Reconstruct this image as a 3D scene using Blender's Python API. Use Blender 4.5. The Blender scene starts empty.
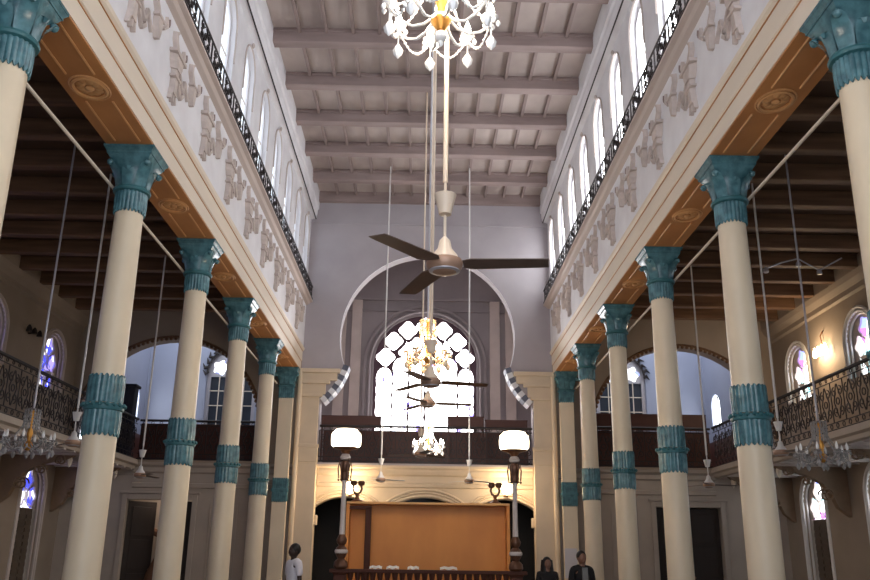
import bpy, bmesh, math, random
from mathutils import Vector, Matrix
random.seed(7)
PI = math.pi
C = bpy.context.scene.collection
S = 3.45
COLY = [6.95, 10.4, 13.85, 17.3, 20.75]
YE = 24.2            # face of the far wall
# ------------------------------------------------------------------ materials
def mat(name, col, rough=0.6, metal=0.0, var=0.12, scale=3.0, bump=0.0, col2=None, emit=None, estr=0.0, spec=0.4, stretch=(1, 1, 1), detail=6, contrast=(0.35, 0.65)):
    m = bpy.data.materials.new(name); m.use_nodes = True
    nt = m.node_tree; N = nt.nodes; L = nt.links
    b = N['Principled BSDF']
    b.inputs['Roughness'].default_value = rough
    b.inputs['Metallic'].default_value = metal
    b.inputs['Specular IOR Level'].default_value = spec
    if col2 is None:
        col2 = tuple(c * (1 - var) for c in col)
    tc = N.new('ShaderNodeTexCoord'); mp = N.new('ShaderNodeMapping')
    mp.inputs['Scale'].default_value = stretch
    ns = N.new('ShaderNodeTexNoise'); ns.inputs['Scale'].default_value = scale; ns.inputs['Detail'].default_value = detail
    cr = N.new('ShaderNodeValToRGB')
    cr.color_ramp.elements[0].position = contrast[0]; cr.color_ramp.elements[1].position = contrast[1]
    cr.color_ramp.elements[0].color = (*col2, 1); cr.color_ramp.elements[1].color = (*col, 1)
    L.new(tc.outputs['Object'], mp.inputs['Vector']); L.new(mp.outputs['Vector'], ns.inputs['Vector'])
    L.new(ns.outputs['Fac'], cr.inputs['Fac']); L.new(cr.outputs['Color'], b.inputs['Base Color'])
    if bump:
        bp = N.new('ShaderNodeBump'); bp.inputs['Strength'].default_value = bump; bp.inputs['Distance'].default_value = 0.02
        L.new(ns.outputs['Fac'], bp.inputs['Height']); L.new(bp.outputs['Normal'], b.inputs['Normal'])
    if emit:
        b.inputs['Emission Color'].default_value = (*emit, 1); b.inputs['Emission Strength'].default_value = estr
    return m

def glow(name, col, strength):
    m = bpy.data.materials.new(name); m.use_nodes = True
    nt = m.node_tree; N = nt.nodes
    N.remove(N['Principled BSDF'])
    e = N.new('ShaderNodeEmission'); e.inputs['Color'].default_value = (*col, 1); e.inputs['Strength'].default_value = strength
    nt.links.new(e.outputs[0], N['Material Output'].inputs['Surface'])
    return m

def stained(name, cols, strength, scale):
    """leaded daylight glass: coloured cells lit by the day outside"""
    m = bpy.data.materials.new(name); m.use_nodes = True
    nt = m.node_tree; N = nt.nodes; L = nt.links
    N.remove(N['Principled BSDF'])
    e = N.new('ShaderNodeEmission')
    tc = N.new('ShaderNodeTexCoord'); v = N.new('ShaderNodeTexVoronoi'); v.inputs['Scale'].default_value = scale
    sp = N.new('ShaderNodeSeparateColor'); cr = N.new('ShaderNodeValToRGB'); cr.color_ramp.interpolation = 'CONSTANT'
    el = cr.color_ramp.elements
    while len(el) < len(cols): el.new(0.5)
    for i, (p, c) in enumerate(cols):
        el[i].position = p; el[i].color = (*c, 1)
    L.new(tc.outputs['Object'], v.inputs['Vector']); L.new(v.outputs['Color'], sp.inputs[0])
    L.new(sp.outputs[0], cr.inputs['Fac']); L.new(cr.outputs['Color'], e.inputs['Color'])
    e.inputs['Strength'].default_value = strength
    L.new(e.outputs[0], N['Material Output'].inputs['Surface'])
    return m

M = {}
M['column'] = mat('cream column paint', (.80, .67, .49), .38, var=.10, scale=2.2, bump=.03, stretch=(1, 1, .5))
M['teal'] = mat('teal paint', (.09, .225, .26), .27, var=.3, scale=9, col2=(.04, .12, .145), bump=.15, spec=.6)
M['teal_dark'] = mat('dark teal paint', (.04, .15, .17), .45, scale=9)
M['soffit'] = mat('ochre brown soffit paint', (.60, .27, .095), .5, scale=2.5, col2=(.48, .205, .07), stretch=(1, .4, 1))
M['soffit_trim'] = mat('light ochre moulding', (.72, .38, .16), .5, scale=4)
M['arch_cream'] = mat('cream architrave paint', (.78, .68, .56), .5, var=.08, scale=2, stretch=(1, .3, 1))
M['gold'] = mat('dull gold line', (.50, .22, .07), .5, scale=4)
M['frieze'] = mat('white wall paint', (.83, .82, .85), .7, col2=(.74, .72, .75), scale=1.6, bump=.05, detail=9)
M['relief'] = mat('beige relief plaster', (.62, .53, .49), .7, scale=6, var=.2)
M['beige'] = mat('beige cornice plaster', (.60, .51, .47), .65, scale=2, var=.12, stretch=(1, .3, 1))
M['iron'] = mat('dark cast iron', (.035, .028, .028), .5, metal=.3, scale=8)
M['ceil_panel'] = mat('mottled off white ceiling boards', (.54, .46, .43), .75, col2=(.37, .30, .28), scale=1.1, detail=10, stretch=(1, .6, 1))
M['ceil_beam'] = mat('grey beige ceiling beam', (.36, .275, .26), .7, col2=(.25, .185, .175), scale=1.5, stretch=(.4, 2, 2))
M['joist'] = mat('grey brown joist', (.30, .225, .21), .7, scale=2)
M['farwall'] = mat('grey lilac plaster', (.44, .40, .42), .75, col2=(.38, .34, .36), scale=.8, detail=8)
M['cream_wall'] = mat('cream stone paint', (.72, .58, .42), .6, var=.1, scale=1.5)
M['lowwall'] = mat('greyish cream wall paint', (.46, .39, .33), .65, var=.1, scale=1.5)
M['apse'] = mat('dim grey plaster', (.33, .29, .30), .75, var=.12, scale=1)
M['aislewall'] = mat('grey brown aisle plaster', (.35, .28, .22), .7, var=.12, scale=1)
M['recess'] = mat('pale blue grey plaster', (.36, .39, .50), .75, var=.06, scale=1)
M['darkwood'] = mat('dark brown beam wood', (.19, .105, .06), .6, col2=(.11, .06, .035), scale=2, stretch=(.3, 4, 4), spec=.2)
M['darkboard'] = mat('dark brown ceiling boards', (.10, .058, .036), .6, scale=2, stretch=(.3, 3, 3))
M['panel'] = mat('dark maroon wood panel', (.085, .03, .022), .5, scale=4)
M['tan'] = mat('honey orange veneer', (.74, .29, .06), .5, col2=(.62, .22, .045), scale=1.5, stretch=(1, 1, .5))
M['tanrim'] = mat('pale honey veneer edge', (.72, .38, .14), .45, scale=2)
M['mahog'] = mat('dark mahogany', (.075, .026, .016), .6, scale=5, spec=.2)
M['bronze_dark'] = mat('dark bronze', (.13, .06, .035), .4, metal=.4, scale=8)
M['brass'] = mat('aged bronze', (.30, .14, .07), .35, metal=.6, scale=8)
M['gilt'] = mat('gilt brass', (.75, .36, .08), .3, metal=.7, scale=8)
M['fan_cream'] = mat('cream enamel', (.78, .64, .50), .35, var=.06, scale=3)
M['fan_blade'] = mat('dark bronze fan blade', (.15, .105, .085), .35, metal=.3, scale=4)
M['fan_body'] = mat('tan enamel motor', (.42, .26, .18), .35, metal=.2, scale=4)
M['fan_white'] = mat('white enamel', (.75, .72, .70), .35, var=.05, scale=3)
M['steel'] = mat('grey painted steel rod', (.50, .48, .52), .35, metal=.2, scale=4)
M['crystal'] = mat('cut crystal', (.92, .90, .88), .08, var=.03, scale=20, spec=.9)
M['crystal_dim'] = mat('darkened crystal', (.40, .38, .37), .25, var=.2, scale=20, spec=.6)  # same crystal, dimness of the unlit aisle chandeliers put into the colour
M['crystal_amber'] = mat('amber crystal', (.85, .62, .38), .12, var=.2, scale=20, spec=.9)
M['marble'] = mat('pale marble', (.62, .54, .50), .35, scale=6)
M['floor'] = mat('stone floor', (.30, .27, .24), .3, scale=.8)
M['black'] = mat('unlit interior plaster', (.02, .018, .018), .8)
M['doorwood'] = mat('dark door wood', (.03, .02, .017), .6, scale=4, stretch=(3, 3, .5))
M['shutter'] = mat('brown shutter wood', (.13, .095, .07), .55, scale=4)
M['voussoir_w'] = mat('white voussoir paint', (.78, .78, .82), .6, var=.05)
M['voussoir_b'] = mat('slate blue voussoir paint', (.13, .14, .19), .6)
M['skin_d'] = mat('dark brown skin', (.045, .025, .02), .5, scale=8)
M['skin_m'] = mat('brown skin', (.24, .12, .08), .5, scale=8)
M['hair'] = mat('black hair', (.008, .006, .006), .5, scale=20)
M['white_cloth'] = mat('white cotton', (.72, .70, .76), .85, var=.06, scale=8)
M['black_cloth'] = mat('black cloth', (.012, .011, .013), .85, scale=8)
M['navy_cloth'] = mat('dark navy cloth', (.02, .022, .035), .85, scale=8)
M['grey_cloth'] = mat('grey cloth', (.22, .22, .22), .85, scale=8)
M['eye'] = mat('dark eye', (.10, .08, .07), .3)
M['paper'] = mat('white paper', (.85, .84, .80), .7, var=.04)
M['brown_cloth'] = mat('brown drape', (.20, .10, .06), .8, scale=4)
M['notice'] = mat('pale notice', (.66, .62, .64), .7, var=.04)
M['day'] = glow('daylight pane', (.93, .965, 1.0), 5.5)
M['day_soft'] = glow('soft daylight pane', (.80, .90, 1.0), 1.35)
M['stain_w'] = stained('white and pale blue leaded glass', [(0, (1, 1, 1)), (.5, (.75, .85, 1)), (.8, (.2, .25, .75))], 2.0, 4)
M['bracket'] = mat('brown carved bracket', (.26, .17, .11), .6, scale=5)
M['daydim'] = glow('cool daylight pane', (.55, .66, .95), 0.55)
M['daybig'] = stained('bright leaded glass', [(0, (1, .97, .96)), (.82, (.80, .85, 1.0)), (.90, (1, .88, .94)), (.965, (.15, .12, .40))], 6.5, 6)
M['stain_r'] = stained('blue and white leaded glass', [(0, (1, 1, 1)), (.40, (.16, .20, .9)), (.55, (.35, .85, .95)), (.70, (.9, .93, 1)), (.93, (.35, .1, .5))], 3.0, 2.6)
M['stain_b'] = stained('dark blue leaded glass', [(0, (.9, .95, 1)), (.3, (.05, .06, .6)), (.6, (.25, .2, .7)), (.8, (.9, .9, 1))], 1.6, 5)
M['lampglow'] = glow('lit opal lamp glass', (1, .86, .62), 9)
M['bulb'] = glow('lit bulb', (1, .90, .78), 70)
M['sconceglow'] = glow('lit wall lamp glass', (1, .80, .52), 14)
M['tube'] = glow('lit transom glass', (.9, .95, 1), 3)  # cool glow of the lit transom in the central doorway
# ------------------------------------------------------------------ mesh helpers
class MB:
    def __init__(s): s.v = []; s.f = []
    def add(s, vs, fs):
        n = len(s.v); s.v += [tuple(v) for v in vs]; s.f += [tuple(i + n for i in f) for f in fs]; return s
    def box(s, x0, x1, y0, y1, z0, z1):
        return s.add([(x0, y0, z0), (x1, y0, z0), (x1, y1, z0), (x0, y1, z0), (x0, y0, z1), (x1, y0, z1), (x1, y1, z1), (x0, y1, z1)],
                     [(0, 3, 2, 1), (4, 5, 6, 7), (0, 1, 5, 4), (1, 2, 6, 5), (2, 3, 7, 6), (3, 0, 4, 7)])
    def frus(s, cx, cy, z0, z1, a0, b0, a1, b1):
        vs = [(cx + sx * a0, cy + sy * b0, z0) for sx, sy in ((-1, -1), (1, -1), (1, 1), (-1, 1))] + [(cx + sx * a1, cy + sy * b1, z1) for sx, sy in ((-1, -1), (1, -1), (1, 1), (-1, 1))]
        return s.add(vs, [(0, 3, 2, 1), (4, 5, 6, 7), (0, 1, 5, 4), (1, 2, 6, 5), (2, 3, 7, 6), (3, 0, 4, 7)])
    def lathe(s, prof, c=(0, 0, 0), n=24, rf=None, cap=True):
        vs = []; fs = []
        for k, (r, z) in enumerate(prof):
            for i in range(n):
                a = 2 * PI * i / n; rr = rf(r, z, a, k) if rf else (r, z)
                rr, zz = rr
                vs.append((c[0] + rr * math.cos(a), c[1] + rr * math.sin(a), c[2] + zz))
        m = len(prof)
        for k in range(m - 1):
            for i in range(n):
                j = (i + 1) % n
                fs.append((k * n + i, k * n + j, (k + 1) * n + j, (k + 1) * n + i))
        if cap:
            fs.append(tuple(range(n - 1, -1, -1))); fs.append(tuple((m - 1) * n + i for i in range(n)))
        return s.add(vs, fs)
    def tube(s, pts, r, n=6, closed=False):
        pts = [Vector(p) for p in pts]; m = len(pts); vs = []; fs = []
        rr = r if isinstance(r, (list, tuple)) else [r] * m
        prevN = None
        for k, p in enumerate(pts):
            if closed: t = pts[(k + 1) % m] - pts[k - 1]
            else: t = pts[min(k + 1, m - 1)] - pts[max(k - 1, 0)]
            if t.length < 1e-9: t = Vector((0, 0, 1))
            t.normalize()
            if prevN is None:
                up = Vector((0, 0, 1)) if abs(t.z) < .9 else Vector((1, 0, 0))
                a = t.cross(up).normalized()
            else:
                a = (prevN - t * prevN.dot(t))
                a = a.normalized() if a.length > 1e-6 else t.orthogonal().normalized()
            prevN = a; b = t.cross(a)
            for i in range(n):
                an = 2 * PI * (i + .5) / n
                vs.append(p + (a * math.cos(an) + b * math.sin(an)) * rr[k])
        for k in range(m if closed else m - 1):
            q = (k + 1) % m
            for i in range(n):
                j = (i + 1) % n
                fs.append((k * n + i, k * n + j, q * n + j, q * n + i))
        if not closed:
            fs.append(tuple(range(n - 1, -1, -1))); fs.append(tuple((m - 1) * n + i for i in range(n)))
        return s.add(vs, fs)
    def profY(s, prof, y0, y1):
        """closed XZ outline swept along Y"""
        n = len(prof)
        vs = [(x, y0, z) for x, z in prof] + [(x, y1, z) for x, z in prof]
        fs = [(i, (i + 1) % n, n + (i + 1) % n, n + i) for i in range(n)] + [tuple(range(n - 1, -1, -1)), tuple(range(n, 2 * n))]
        return s.add(vs, fs)
    def profX(s, prof, x0, x1):
        n = len(prof)
        vs = [(x0, y, z) for y, z in prof] + [(x1, y, z) for y, z in prof]
        fs = [(i, (i + 1) % n, n + (i + 1) % n, n + i) for i in range(n)] + [tuple(range(n - 1, -1, -1)), tuple(range(n, 2 * n))]
        return s.add(vs, fs)
    def ball(s, c, r, n=8, m=6, sz=1.0, sx=1.0, sy=1.0):
        prof = [(max(1e-4, math.sin(PI * k / m)) * r, -math.cos(PI * k / m) * r * sz) for k in range(m + 1)]
        return s.lathe([(a, b) for a, b in prof], c, n, rf=None) if sx == 1 and sy == 1 else s._ell(c, r, n, m, sx, sy, sz)
    def _ell(s, c, r, n, m, sx, sy, sz):
        vs = []; fs = []
        for k in range(m + 1):
            q = PI * k / m
            for i in range(n):
                a = 2 * PI * i / n
                vs.append((c[0] + max(1e-4, math.sin(q)) * r * sx * math.cos(a), c[1] + max(1e-4, math.sin(q)) * r * sy * math.sin(a), c[2] - math.cos(q) * r * sz))
        for k in range(m):
            for i in range(n):
                j = (i + 1) % n; fs.append((k * n + i, k * n + j, (k + 1) * n + j, (k + 1) * n + i))
        return s.add(vs, fs)
    def xf(s, mtx):
        s.v = [tuple(mtx @ Vector(v)) for v in s.v]; return s
    def join(s, o): return s.add(o.v, o.f)
    def build(s, name, m, parent=None, loc=None, smooth=False, bevel=0):
        me = bpy.data.meshes.new(name); me.from_pydata(s.v, [], s.f); me.validate()
        bm = bmesh.new(); bm.from_mesh(me); bmesh.ops.recalc_face_normals(bm, faces=bm.faces)
        bm.to_mesh(me); bm.free()
        me.materials.append(m)
        if smooth:
            me.polygons.foreach_set('use_smooth', [True] * len(me.polygons))
            me.set_sharp_from_angle(angle=math.radians(38))
        o = bpy.data.objects.new(name, me); C.objects.link(o)
        if parent: o.parent = parent
        if loc: o.location = loc
        if bevel:
            b = o.modifiers.new('bevel', 'BEVEL'); b.width = bevel; b.segments = 2; b.limit_method = 'ANGLE'
        return o

def plate(name, m, outer, holes, thick, mtx, parent=None):
    """flat slab with real holes; outline in (u,v), thickness along +w, placed by mtx"""
    cu = bpy.data.curves.new('t', 'CURVE'); cu.dimensions = '2D'; cu.fill_mode = 'BOTH'; cu.extrude = thick / 2
    for pl in [outer] + holes:
        sp = cu.splines.new('POLY'); sp.points.add(len(pl) - 1)
        for i, (u, v) in enumerate(pl): sp.points[i].co = (u, v, 0, 1)
        sp.use_cyclic_u = True
    t = bpy.data.objects.new('t', cu); C.objects.link(t)
    bpy.context.view_layer.update()
    me = bpy.data.meshes.new_from_object(t.evaluated_get(bpy.context.evaluated_depsgraph_get()))
    bpy.data.objects.remove(t); bpy.data.curves.remove(cu)
    me.name = name
    me.transform(mtx @ Matrix.Translation((0, 0, thick / 2)))
    me.materials.clear(); me.materials.append(m)
    o = bpy.data.objects.new(name, me); C.objects.link(o)
    if parent: o.parent = parent
    return o

def frame_mtx(u, v, w, o=(0, 0, 0)):
    u, v, w = Vector(u), Vector(v), Vector(w)
    return Matrix(((u.x, v.x, w.x, o[0]), (u.y, v.y, w.y, o[1]), (u.z, v.z, w.z, o[2]), (0, 0, 0, 1)))

def empty(name, loc=(0, 0, 0), rz=0.0):
    o = bpy.data.objects.new(name, None); C.objects.link(o); o.empty_display_size = .2
    o.location = loc; o.rotation_euler = (0, 0, rz); return o
def tag(o, label=None, cat=None, group=None):
    if label: o['label'] = label
    if cat: o['category'] = cat
    if group: o['group'] = group
    return o
def struct(o, label=None, cat=None):
    o['kind'] = 'structure'
    if label: o['label'] = label
    o['category'] = cat or 'structure'
    return o
def children(o): return [c for c in bpy.data.objects if c.parent == o]
def copy_tree(o, parent=None):
    c = o.copy(); C.objects.link(c); c.parent = parent
    for ch in children(o): copy_tree(ch, c)
    return c
def lerp(a, b, t): return a + (b - a) * t
def arch_poly(cx, w, z0, zs, n=16):
    """door-like outline: sill z0, springing zs, semicircle of width w"""
    r = w / 2
    return [(cx - r, z0), (cx + r, z0)] + [(cx + r * math.cos(PI * i / n), zs + r * math.sin(PI * i / n)) for i in range(n + 1)]
def seg_arch(cx, w, z0, zs, rise, n=12):
    r = w / 2; R = (r * r + rise * rise) / (2 * rise); cz = zs + rise - R; a0 = math.asin(r / R)
    return [(cx - r, z0), (cx + r, z0)] + [(cx + R * math.sin(lerp(a0, -a0, i / n)), cz + R * math.cos(lerp(a0, -a0, i / n))) for i in range(n + 1)]

# ------------------------------------------------------------------ shell: nave
Y0, Y1 = -3.0, YE
fl = MB().box(-10.6, 10.6, Y0, 28.6, -.3, 0).build('floor', M['floor']); struct(fl, 'stone floor below the frame', 'floor')

WINY = [12.99 - 1.725 * 6 + 1.725 * k for k in range(13)]      # clerestory window centres
wn = 0
for sgn, side in ((-1, 'left'), (1, 'right')):
    # frieze and clerestory wall, one slab with window recesses
    mt = frame_mtx((0, 1, 0), (0, 0, 1), (sgn, 0, 0), (sgn * 3.64, 0, 0))
    holes = [arch_poly(y, .86, 9.05, 10.75, 16) for y in WINY]
    w = plate('wall_%s' % side, M['frieze'], [(Y0, 7.3), (Y1 + .4, 7.3), (Y1 + .4, 12.3), (Y0, 12.3)], holes, .42, mt)
    struct(w, 'white %s nave wall with relief frieze and tall clerestory windows' % side, 'wall')
    for k, y in enumerate(WINY):
        wn += 1
        root = empty('window_%d' % wn, (sgn * 3.64, y, 9.05)); struct(root, None, 'window')
        m2 = frame_mtx((0, 1, 0), (0, 0, 1), (sgn, 0, 0))
        plate('window_frame', M['frieze'], arch_poly(0, .855, 0, 1.7), [arch_poly(0, .70, .06, 1.66)], .04, frame_mtx((0, 1, 0), (0, 0, 1), (sgn, 0, 0), (sgn * .09, 0, 0)), root)
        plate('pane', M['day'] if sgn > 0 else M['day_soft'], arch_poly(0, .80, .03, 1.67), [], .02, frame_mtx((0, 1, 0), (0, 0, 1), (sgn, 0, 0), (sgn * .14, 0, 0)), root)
        b = MB()
        for z in (.55, 1.1): b.box(sgn * .12 - .012, sgn * .12 + .012, -.35, .35, z - .012, z + .012)
        b.build('glazing_bar', M['beige'], root)
        # raised hood moulding round the recess with a drop at the crest
        hb = MB(); r = .455
        pts = [(-sgn * .012, r * math.cos(a), 1.7 + r * math.sin(a)) for a in [PI * i / 16 for i in range(17)]]
        hb.tube([(-sgn * .012, r, 1.0)] + pts + [(-sgn * .012, -r, 1.0)], .018, 5)
        hb.ball((-sgn * .03, 0, 1.7 + r + .07), .035, 8, 6, 1.8)
        hb.build('hood_moulding', M['beige'], root, smooth=True)
    # wall plate under the ceiling
    pl = MB()
    pl.profY([(sgn * 3.64, 11.42), (sgn * 3.50, 11.46), (sgn * 3.46, 11.60), (sgn * 3.46, 11.72), (sgn * 3.42, 11.76), (sgn * 3.42, 12.3), (sgn * 3.66, 12.3)], Y0, Y1)
    o = pl.build('trim_%s_wall_plate' % side, M['frieze']); struct(o, 'pale timber wall plate under nave ceiling, %s side' % side, 'trim')
    MB().box(sgn * 3.50 - .012, sgn * 3.50 + .012, Y0, Y1, 11.43, 11.455).build('shadow_line', M['iron'], o)
    # cornice ledge that carries the little railing
    cg = MB()
    cg.profY([(sgn * 3.64, 8.66), (sgn * 3.56, 8.69), (sgn * 3.52, 8.74), (sgn * 3.45, 8.755), (sgn * 3.45, 8.80), (sgn * 3.64, 8.80)], Y0, Y1)
    struct(cg.build('trim_%s_cornice' % side, M['beige']), 'beige cornice ledge above the relief frieze, %s side' % side, 'trim')
    # entablature beam
    ar = MB()
    ar.profY([(sgn * 3.68, 6.70), (sgn * 3.68, 6.95), (sgn * 3.655, 6.97), (sgn * 3.655, 7.24), (sgn * 3.61, 7.28), (sgn * 3.60, 7.33), (sgn * 3.64, 7.37), (sgn * 4.30, 7.37), (sgn * 4.30, 6.72), (sgn * 4.28, 6.705)], Y0, Y1)
    arch = ar.build('trim_%s_architrave' % side, M['arch_cream']); struct(arch, 'cream architrave beam with ochre brown soffit over the %s columns' % side, 'beam')
    g = MB()
    for x, z in ((3.672, 6.955), (3.642, 7.255), (3.628, 7.345)):
        g.box(min(sgn * x, sgn * (x + .03)), max(sgn * x, sgn * (x + .03)), Y0, Y1, z - .015, z + .015)
    g.build('gold_line', M['gold'], arch)
    MB().box(min(sgn * 3.69, sgn * 4.30), max(sgn * 3.69, sgn * 4.30), Y0, Y1, 6.68, 6.704).build('soffit', M['soffit'], arch)
    ys = [COLY[0] - S, COLY[0] - S] + COLY + [YE]
    ys = [COLY[0] - 2 * S, COLY[0] - S] + COLY + [YE]
    for a, b_ in zip(ys[:-1], ys[1:]):
        c = (a + b_) / 2
        t = MB()
        for x in (3.83, 4.15):                       # raised border bars of the sunk panels
            for (p, q) in ((a + .42, c - .30), (c + .30, b_ - .42)):
                t.tube([(sgn * x, p, 6.678), (sgn * x, q, 6.678)], .016, 5)
        t.tube([(sgn * (3.99 + .30 * .8 * math.cos(u) * .9), c + .27 * math.sin(u), 6.676) for u in [2 * PI * i / 24 for i in range(24)]], .014, 5, closed=True)
        t.build('panel_moulding', M['soffit_trim'], arch)
        ro = MB()
        for i in range(10):
            u = 2 * PI * i / 10
            ro._ell((sgn * 3.99 + .10 * math.cos(u), c + .12 * math.sin(u), 6.678), .05, 8, 4, 1.1, 1.1, .35)
        ro.tube([(sgn * 3.99 + .185 * math.cos(u), c + .215 * math.sin(u), 6.672) for u in [2 * PI * i / 28 for i in range(28)]], .022, 6, closed=True)
        ro._ell((sgn * 3.99, c, 6.67), .055, 10, 5, 1, 1, .6)
        ro.build('rosette', M['soffit_trim'], arch, smooth=True)

# ------------------------------------------------------------------ relief ornaments on the frieze
def bar2(mb, p, q, w, d=.035):
    """flat raised strip from p to q in the (y,z) plane, thickness d towards -x side"""
    p = Vector(p); q = Vector(q); t = (q - p).normalized(); n = Vector((-t.y, t.x)) * w / 2
    c = [p + n, q + n, q - n, p - n]
    vs = [(0, a.x, a.y) for a in c] + [(d, a.x, a.y) for a in c]
    mb.add(vs, [(0, 1, 2, 3), (7, 6, 5, 4), (0, 4, 5, 1), (1, 5, 6, 2), (2, 6, 7, 3), (3, 7, 4, 0)])
def strip(mb, pts, ws, d=.04):
    n = len(pts); vs = []
    for k, (y, z) in enumerate(pts):
        a = Vector(pts[max(k - 1, 0)]); b = Vector(pts[min(k + 1, n - 1)]); t = (b - a).normalized(); nn = Vector((-t.y, t.x)) * ws[k] / 2
        for e in (1, -1):
            vs.append((0, y + e * nn.x, z + e * nn.y)); vs.append((d, y + e * nn.x * .7, z + e * nn.y * .7))
    fs = []
    for k in range(n - 1):
        a = 4 * k; b = a + 4
        fs += [(a + 1, b + 1, b + 3, a + 3), (a, b, b + 1, a + 1), (a + 2, a + 3, b + 3, b + 2)]
    fs += [(0, 1, 3, 2), (4 * n - 4, 4 * n - 2, 4 * n - 1, 4 * n - 3)]
    mb.add(vs, fs)
def big_motif():
    m = MB(); z = 7.98
    strip(m, [(0, z - .02), (0, z - .12), (0, z - .30), (0, z - .40)], [.15, .11, .13, .17], .06)      # tassel shaft
    for k in (-1, 0, 1): strip(m, [(k * .06, z - .39), (k * .085, z - .50)], [.045, .03], .05)
    bar2(m, (-.10, z - .14), (.10, z - .14), .035, .075)                                              # collar
    strip(m, [(0, z - .03), (0, z + .06), (0, z + .16)], [.20, .30, .34], .075)                       # little capital
    bar2(m, (-.19, z + .19), (.19, z + .19), .05, .09)
    strip(m, [(.02, z + .20), (-.02, z + .30), (-.09, z + .40), (-.10, z + .50), (-.03, z + .57)], [.10, .12, .10, .08, .03], .05)
    # angular strapwork to one side
    for p, q in (((.16, z + .10), (.34, z - .12)), ((.34, z - .12), (.40, z + .10)), ((.40, z + .10), (.56, z - .10)), ((.16, z - .08), (.28, z - .26)), ((.28, z - .26), (.38, z - .14))):
        bar2(m, p, q, .045, .035)
    strip(m, [(.24, z + .30), (.26, z + .40), (.24, z + .48)], [.05, .10, .03], .04)
    return m
def small_motif():
    m = MB(); z = 8.16
    strip(m, [(0, z - .26), (0, z - .16), (0, z - .02), (0, z + .05)], [.05, .13, .19, .14], .06)
    strip(m, [(0, z + .04), (-.05, z + .14), (-.12, z + .22), (-.12, z + .33), (-.04, z + .40)], [.12, .10, .09, .07, .03], .05)
    bar2(m, (-.10, z + .05), (.10, z + .05), .035, .07)
    strip(m, [(.20, z + .05), (.30, z + .18), (.27, z + .30)], [.03, .07, .03], .035)
    return m
def diamonds():
    m = MB()
    for y in (-.16, .28):
        strip(m, [(y, 8.38), (y, 8.44), (y, 8.50)], [.01, .06, .01], .03)
    return m
BM, SM, DM = big_motif(), small_motif(), diamonds()
def place_relief(src, wall, sgn, y, name, m):
    o = MB(); o.v = [(sgn * (3.645 - v[0] * 1.3), y + v[1] * 1.25, v[2]) for v in src.v]; o.f = list(src.f)
    return o.build(name, m, wall)
for sgn, side in ((-1, 'left'), (1, 'right')):
    wall = bpy.data.objects['wall_%s' % side]
    for k in range(-3, 8):
        y = 10.35 + 1.725 * k
        place_relief(BM, wall, sgn, y, 'tassel_relief', M['relief'])
        if y + .86 < 24: place_relief(SM, wall, sgn, y + .86, 'pendant_relief', M['relief'])
        for dy in (0.1, .96):
            if y + dy < 23.7: place_relief(DM, wall, sgn, y + dy, 'lozenge_relief', M['joist'])

# ------------------------------------------------------------------ nave ceiling
ce = MB().box(-3.7, 3.7, Y0, YE + .4, 12.30, 12.45).build('ceiling', M['ceil_panel']); struct(ce, 'whitewashed boarded nave ceiling with cross beams', 'ceiling')
for k in range(-8, 7):
    y = 13.85 + 1.725 * k
    b = MB(); b.box(-3.45, 3.45, y, y + .26, 11.98, 12.30)
    b.box(-3.45, 3.45, y - .03, y + .29, 12.22, 12.30)
    b.build('beam', M['ceil_beam'], ce, bevel=.015)
bl = MB().box(-3.45, 3.45, YE - .16, YE, 11.98, 12.30); bl.build('beam', M['ceil_beam'], ce)
for k in range(-5, 6):
    MB().box(k * .57 - .035, k * .57 + .035, Y0, YE, 12.19, 12.30).build('joist', M['joist'], ce)

# ------------------------------------------------------------------ far wall with horseshoe arch and aisle arches
def horseshoe():
    r, cz = 2.59, 7.75
    a0 = math.asin((6.87 - cz) / r)
    pts = [(3.07, 4.05), (3.07, 5.86)]
    for i in range(1, 6):                             # concave flare in to the pinch
        t = i / 6; a = t * PI / 2
        pts.append((3.07 - .63 * (math.sin(a) * .55 + t * .45), 5.86 + 1.01 * ((1 - math.cos(a)) * .35 + t * .65)))
    n = 40
    arc = [(r * math.cos(lerp(a0, PI - a0, i / n)), cz + r * math.sin(lerp(a0, PI - a0, i / n))) for i in range(n + 1)]
    left = [(-x, z) for x, z in reversed(pts)]
    return pts + arc + left
HS = horseshoe()
def aisle_arch(c):
    r = 2.6
    return [(c - r, 4.05), (c + r, 4.05)] + [(c + r * math.cos(PI * i / 28), 4.95 + r * math.sin(PI * i / 28)) for i in range(29)]
mtE = frame_mtx((1, 0, 0), (0, 0, 1), (0, 1, 0), (0, YE, 0))
# nave part
wf = plate('wall_far', M['farwall'], [(-3.66, 4.0), (3.66, 4.0), (3.66, 12.3), (-3.66, 12.3)], [HS], .45, mtE)
wf.data.materials[0] = M['farwall']
struct(wf, 'grey lilac far wall with a big horseshoe arch opening', 'wall')
for sgn, side in ((-1, 'left'), (1, 'right')):
    a, b_ = sorted((sgn * 3.66, sgn * 10.6))
    w = plate('wall_far_%s_aisle' % side, M['aislewall'], [(a, 4.0), (b_, 4.0), (b_, 8.6), (a, 8.6)], [aisle_arch(sgn * 7.4)], .45, mtE)
    struct(w, 'far wall of the %s aisle with a round arch opening' % side, 'wall')
    # scalloped edge of the arch
    e = MB(); r = 2.62
    for i in range(61):
        t = PI * i / 60
        e.ball((sgn * 7.4 + r * math.cos(t), YE + .01, 4.95 + r * math.sin(t)), .055, 6, 4)
    e.tube([(sgn * 7.4 + 2.68 * math.cos(PI * i / 40), YE, 4.95 + 2.68 * math.sin(PI * i / 40)) for i in range(41)], .035, 5)
    e.build('arch_beading', M['darkwood'], w)
# horizontal string course on the far wall
sc = MB(); sc.box(-3.64, 3.64, YE - .03, YE, 11.28, 11.34); sc.build('string_course', M['farwall'], wf)
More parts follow.
